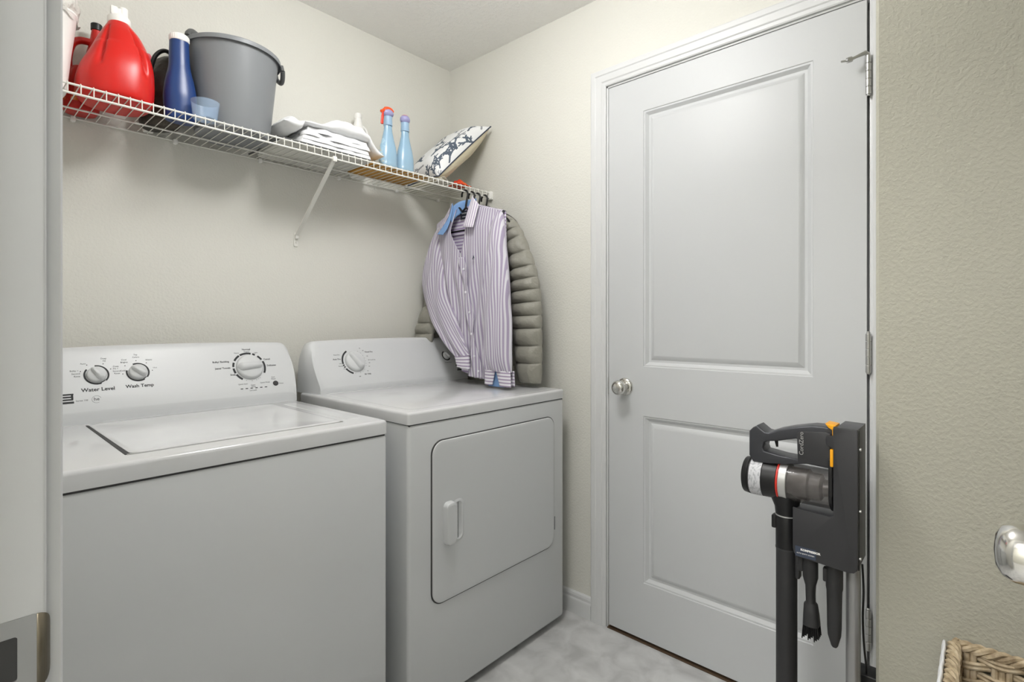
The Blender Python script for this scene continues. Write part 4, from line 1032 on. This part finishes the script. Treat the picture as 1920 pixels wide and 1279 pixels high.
JLo = [(1.835, 1.60), (1.87, 1.54), (1.90, 1.46), (1.905, 1.39), (1.908, 1.315), (1.93, 1.255), (1.958, 1.155), (1.963, 1.09), (1.960, 1.0), (1.950, .93)]
JLi = [(1.79, 1.58), (1.79, 1.52), (1.80, 1.44), (1.80, 1.38), (1.80, 1.31), (1.80, 1.255), (1.82, 1.155), (1.84, 1.09), (1.855, 1.0), (1.868, .93)]
sl = jsleeve(JLo, JLi, [1.632, 1.620, 1.600, 1.585, 1.560, 1.535, 1.508, 1.50, 1.495, 1.49], [.02, .035, .04, .042, .042, .042, .038, .034, .03, .026], 'sleeve', 12, 5, 240)

# ================================================================== VACUUM
VX = 1.345
vac = thing('cordless_vacuum', 'black and grey cordless stick vacuum docked upright before the white door', 'vacuum cleaner', (VX, .35, 0))
# handle body with the grip opening
outer = [(.424, .838), (.424, .896), (.416, .905), (.406, .912), (.398, .906), (.388, .8985), (.380, .8975), (.360, .907), (.335, .915), (.315, .920), (.29, .926), (.262, .927), (.248, .926), (.245, .920), (.245, .835), (.300, .838), (.340, .830), (.38, .824), (.415, .824)]
hole = [(.3895, .853), (.3925, .861), (.3900, .873), (.383, .877), (.360, .881), (.340, .887), (.322, .892), (.3155, .889), (.3155, .851), (.319, .846), (.350, .8475)]
obj('handle_body', prism(outer, 1.318, 1.372, 'X', holes=(hole[::-1],), bevel=.0065, seg=3), 'dark2', vac, sharp=50)
side = [(.322, .832), (.3245, .915), (.318, .9175), (.262, .922), (.250, .918), (.248, .836)]
obj('side_panel', prism([(.3175, .840), (.3195, .905), (.312, .9115), (.262, .916), (.252, .913), (.250, .840)], 1.3155, 1.32, 'X', bevel=.002), 'dark', vac)
obj('trigger', tube([(VX, .3725, .884), (VX, .3700, .874), (VX, .3685, .862)], [.0045, .004, .0025], 10), 'black_soft', vac)
g = G(); g.add(text_geo('CordZero', .0125, (1.3150, .3095, .884), (0, 0, 1), (0, 1, 0), .0002)); obj('model_lettering', g, 'silver', vac, smooth=False)
# motor / cyclone barrel, axis along Y, sloping a little
cz = .785; R = .0445
def seg(y0, y1, r0, r1, mk, nm, n=56, edge=.001):
    return obj(nm, lathe([(r0 - edge, y0), (r0, y0 - edge), (r1, y1 + edge), (r1 - edge, y1)], (VX, 0, cz), n, 'Y'), mk, vac, sharp=40)
seg(.438, .424, .0425, .0445, 'black', 'motor_cap')
for k in range(3): obj('vent_grille', tube([(VX + (.012 + .012 * k) * cos(a), .4385, cz + (.012 + .012 * k) * sin(a)) for a in [2 * pi * i / 30 for i in range(30)]], .0016, 6, closed=True), 'black_soft', vac)
seg(.424, .3935, .0448, .0448, 'black_soft', 'motor_housing')
lbv = []
for i in range(20):
    a = radians(100 + 160 * i / 19); lbv.append([(VX + .0452 * cos(a), y, cz + .0452 * sin(a)) for y in (.4205, .394)])
obj('spec_label', loft(lbv, closed=False), 'label', vac)
seg(.3935, .3615, .0448, .0445, 'black', 'motor_band'); seg(.3615, .357, .0455, .0455, 'redring', 'red_ring'); seg(.357, .340, .0450, .0450, 'silver', 'silver_ring')
bn = obj('dust_bin', lathe([(.0438, .340), (.0438, .252), (.0430, .252), (.0430, .340)], (VX, 0, cz), 56, 'Y', cap=False), 'bin', vac)
obj('cyclone', lathe([(.036, .339), (.036, .300), (.030, .296), (.030, .275), (.020, .270), (.018, .256)], (VX, 0, cz), 40, 'Y'), 'cyclone', vac)
obj('bin_lid', lathe([(.044, .254), (.0462, .2525), (.0462, .2475), (.043, .246)], (VX, 0, cz), 56, 'Y'), 'black', vac)
obj('bin_latch', rbox(1.2965, 1.3045, .2455, .2535, .78, .86, .002), 'black', vac)
# neck and pipe
obj('neck', loft([ell(VX, .3480 + a, z, rx, ry, 32) for z, a, rx, ry in ((.765, .004, .036, .038), (.745, .002, .031, .032), (.725, 0, .026, .0255), (.705, 0, .0235, .0235))]), 'black', vac)
obj('pipe_ring', lathe([(.0238, .7045), (.0238, .7085)], (VX, .348, 0), 32), 'silver', vac)
obj('pipe_socket', lathe([(.0225, .629), (.0232, .632), (.0232, .703), (.0225, .7045)], (VX, .348, 0), 32), 'black', vac)
obj('pipe_ring', lathe([(.0236, .6265), (.0236, .630)], (VX, .348, 0), 32), 'dark', vac)
obj('pipe', lathe([(.0225, .060), (.0225, .6265)], (VX, .348, 0), 32), 'black_soft', vac)
obj('release_button', rbox(VX - .012, VX + .010, .368, .3785, .671, .702, .003), 'black', vac)
obj('pipe_clip', rbox(VX - .012, VX + .012, .318, .328, .565, .622, .004), 'black_soft', vac)
fh = G(); fh.add(rbox(VX - .12, VX + .05, .235, .455, .006, .055, .014, 4)); fh.add(lathe([(.024, .045), (.024, .08)], (VX, .348, 0), 24)); obj('floor_head', fh, 'black_soft', vac)
# the charging stand
st = thing('charging_stand', 'dark flat-sided charging stand on a silver pole, holding the vacuum', 'stand', (1.37, .235, 0))
pan = [(.3225, .742), (.3225, .650), (.3195, .640), (.312, .6345), (.215, .628), (.206, .630), (.200, .637), (.1985, .650), (.1985, .9310), (.200, .9325), (.243, .9335), (.2445, .927), (.2445, .9135), (.257, .912), (.2585, .905), (.257, .893), (.2505, .889), (.2435, .885), (.2435, .742), (.250, .738)]
obj('side_cover', prism(pan, 1.294, 1.302, 'X', bevel=.0018), 'dark', st, sharp=40)
obj('rear_cover', prism([(.3225, .732), (.3225, .650), (.312, .634), (.215, .628), (.2, .637), (.2, .9315), (.2385, .9325), (.2385, .732)], 1.302, 1.398, 'X', bevel=.002), 'dark2', st)
obj('edge_strip', rbox(1.3025, 1.3085, .1972, .1995, .635, .93, .001), 'black', st)
for z in (.89, .76, .66): obj('screw', lathe([(.003, -.0035), (.0035, -.002), (.0035, 0)], (1.306, .1975, z), 12, 'Y'), 'satin', st)
o1 = G(); o1.add(prism([(.2600, .9375), (.2405, .9350), (.2380, .912), (.2465, .912), (.2470, .925), (.254, .929)], 1.300, 1.345, 'X', bevel=.0015)); obj('release_tab', o1, 'orange', st)
obj('lever', rbox(1.2945, 1.310, .2432, .2500, .846, .884, .002), 'orange', st)
obj('badge', rbox(1.2932, 1.2945, .276, .317, .636, .6585, 0), 'navy', st)
g = G(); g.add(text_geo('KOMPRESSOR', .0062, (1.2930, .2868, .6525), (0, -1, -.0), (0, 0, 1), bold=.0003)); g.add(text_geo('AUTO EMPTY SYSTEM', .0036, (1.2930, .2965, .6440), (0, -1, 0), (0, 0, 1)))
obj('badge_lettering', g, 'white_plastic', st, smooth=False)
obj('pole', loft([ell(1.360, .2175, z, .018, .0135, 32, 3) for z in (.02, .635)]), 'column', st)
obj('base_plate', prism(rrect(1.20, 1.48, .195, .47, .03), 0, .006, 'Z', bevel=.002), 'dark2', st)
# accessories hung below the stand
t1 = thing('brush_tool', 'small black brush nozzle hanging under the charging stand, nearer the pipe', 'vacuum attachment', (1.33, .292, .63))
def acc(rows, cx): return loft([ell(cx, y, z, rx, ry, 28, p) for z, y, rx, ry, p in rows])
obj('nozzle_body', acc([(.636, .2945, .015, .0155, 2), (.60, .2945, .015, .0155, 2), (.583, .2945, .015, .0155, 2), (.565, .294, .014, .0105, 2.2), (.545, .294, .013, .0095, 2.5), (.527, .2935, .012, .0095, 2.5), (.522, .2935, .015, .0135, 2.5), (.497, .2925, .018, .0155, 3), (.478, .292, .020, .0165, 3)], 1.328), 'black_soft', t1)
obj('clip', rbox(1.320, 1.336, .308, .3195, .592, .628, .003), 'black_soft', t1)
g = G()
for i in range(9):
    for j in range(4): 
        y = .2785 + .0034 * i; x = 1.316 + .008 * j; g.add(tube([(x, y, .480), (x - .001, y + .0007 * (i - 4), .4535 - .004 * (i % 3))], .0013, 5))
obj('bristles', g, 'black', t1)
t2 = thing('crevice_tool', 'black crevice nozzle hanging under the charging stand, nearer the silver pole', 'vacuum attachment', (1.328, .248, .63))
obj('nozzle_body', acc([(.634, .2475, .0155, .0165, 2), (.60, .2475, .0155, .0165, 2), (.575, .2475, .0155, .0165, 2), (.568, .2475, .014, .015, 2.4), (.53, .2475, .013, .0140, 2.8), (.488, .2475, .012, .0135, 3), (.470, .2475, .010, .0125, 3), (.448, .2470, .007, .0065, 3), (.444, .247, .004, .004, 3)], 1.328), 'black_soft', t2)
obj('clip', rbox(1.318, 1.334, .259, .2685, .585, .616, .003), 'black_soft', t2)

ad = thing('power_adapter', 'black plug-in power adapter low beside the door frame, wired to the vacuum stand', 'adapter', (1.45, .20, .30))
obj('adapter_body', rbox(1.425, 1.475, .1805, .226, .262, .353, .004, 3), 'black', ad)
g = G()
for k in range(3): g.add(rbox(1.4243, 1.4253, .205, .221, .30 + k * .012, .306 + k * .012, 0))
obj('printed_label', g, 'print_soft', ad)
obj('cord', tube(smooth_path([(1.385, .2045, .62), (1.388, .2025, .56), (1.392, .2045, .50), (1.398, .2035, .44), (1.410, .2015, .39), (1.425, .203, .362), (1.44, .205, .352)], 6), .0022, 8), 'black', ad)

# ================================================================== WICKER HAMPER
hm = thing('wicker_hamper', 'natural wicker hamper with white liner against the near right wall', 'hamper', (1.26, -.10, 0))
HX0, HX1, HY0, HY1, HT = 1.03, 1.368, -.33, .046, .520
def peri(t):
    """closed path round the hamper; t in metres from the front left corner going right"""
    w = HY1 - HY0; d = HX1 - HX0; P = 2 * (w + d); t %= P
    if t < w: return Vector((HX0, HY1 - t, 0)), Vector((-1, 0, 0))
    t -= w
    if t < d: return Vector((HX0 + t, HY0, 0)), Vector((0, -1, 0))
    t -= d
    if t < w: return Vector((HX1, HY0 + t, 0)), Vector((1, 0, 0))
    t -= w; return Vector((HX1 - t, HY1, 0)), Vector((0, 1, 0))
PER = 2 * (HY1 - HY0 + HX1 - HX0); NS = 28; SP = PER / NS
g = G()
for i in range(NS):
    for o in (-.010, 0, .010):
        p, n = peri(i * SP + o + .002); p2, _ = peri(i * SP + o + .002)
        g.add(tube([tuple(p - n * .002), tuple(p - n * .002 + Vector((0, 0, HT - .012)))], .0052, 8))
obj('stakes', g, 'wicker', hm)
g = G(); row = 0; z = .012
while z < HT - .012:
    for sub in (0, 1):
        pts = []
        nn_ = NS * 8
        for k in range(nn_):
            t = k * PER / nn_; p, n = peri(t)
            ph = pi * t / SP + (row % 2) * pi
            a = .0075 * sin(ph + pi / 2)
            pts.append(tuple(p + n * (a + .0005) + Vector((0, 0, z + sub * .0078 + .0025 * sin(ph * 1 + .6)))))
        g.add(tube(pts, .0041, 6, closed=True))
    row += 1; z += .0168
obj('woven_strands', g, 'wicker', hm)
g = G()
for q in range(3):
    pts = []
    for k in range(240):
        t = k * PER / 240; p, n = peri(t); ph = 2 * pi * k / 240 * 26 + q * 2 * pi / 3
        pts.append(tuple(p + n * (.001 + .0065 * cos(ph)) + Vector((0, 0, HT - .004 + .0065 * sin(ph)))))
    g.add(tube(pts, .0055, 6, closed=True))
obj('braided_rim', g, 'wicker', hm)
obj('bottom_panel', rbox(HX0 + .01, HX1 - .01, HY0 + .01, HY1 - .01, .004, .012, .002), 'wicker_dark', hm)
def liner(u, v):
    arcp = [(HY1 + .0128, HT - .02), (HY1 + .0125, HT - .004), (HY1 + .0150, HT + .002), (HY1 + .019, HT - .004), (HY1 + .021, HT - .04), (HY1 + .023, HT - .12)]
    p = interp([(a, b, 0) for a, b in arcp], v)
    return (HX0 + .01 + (HX1 - HX0 - .02) * u, p[0] + .0015 * sin(u * 40) * v, p[1] + .002 * noise.noise(Vector((u * 9, v, 1)))), (u, v)
v, f, uv = grid(liner, 40, 24)
o = obj('cloth_liner', (v, f), 'cloth', hm, sharp=180, mods=(('SOLIDIFY', dict(thickness=.003)),)); o['label'] = 'white cloth liner hanging over the rim'
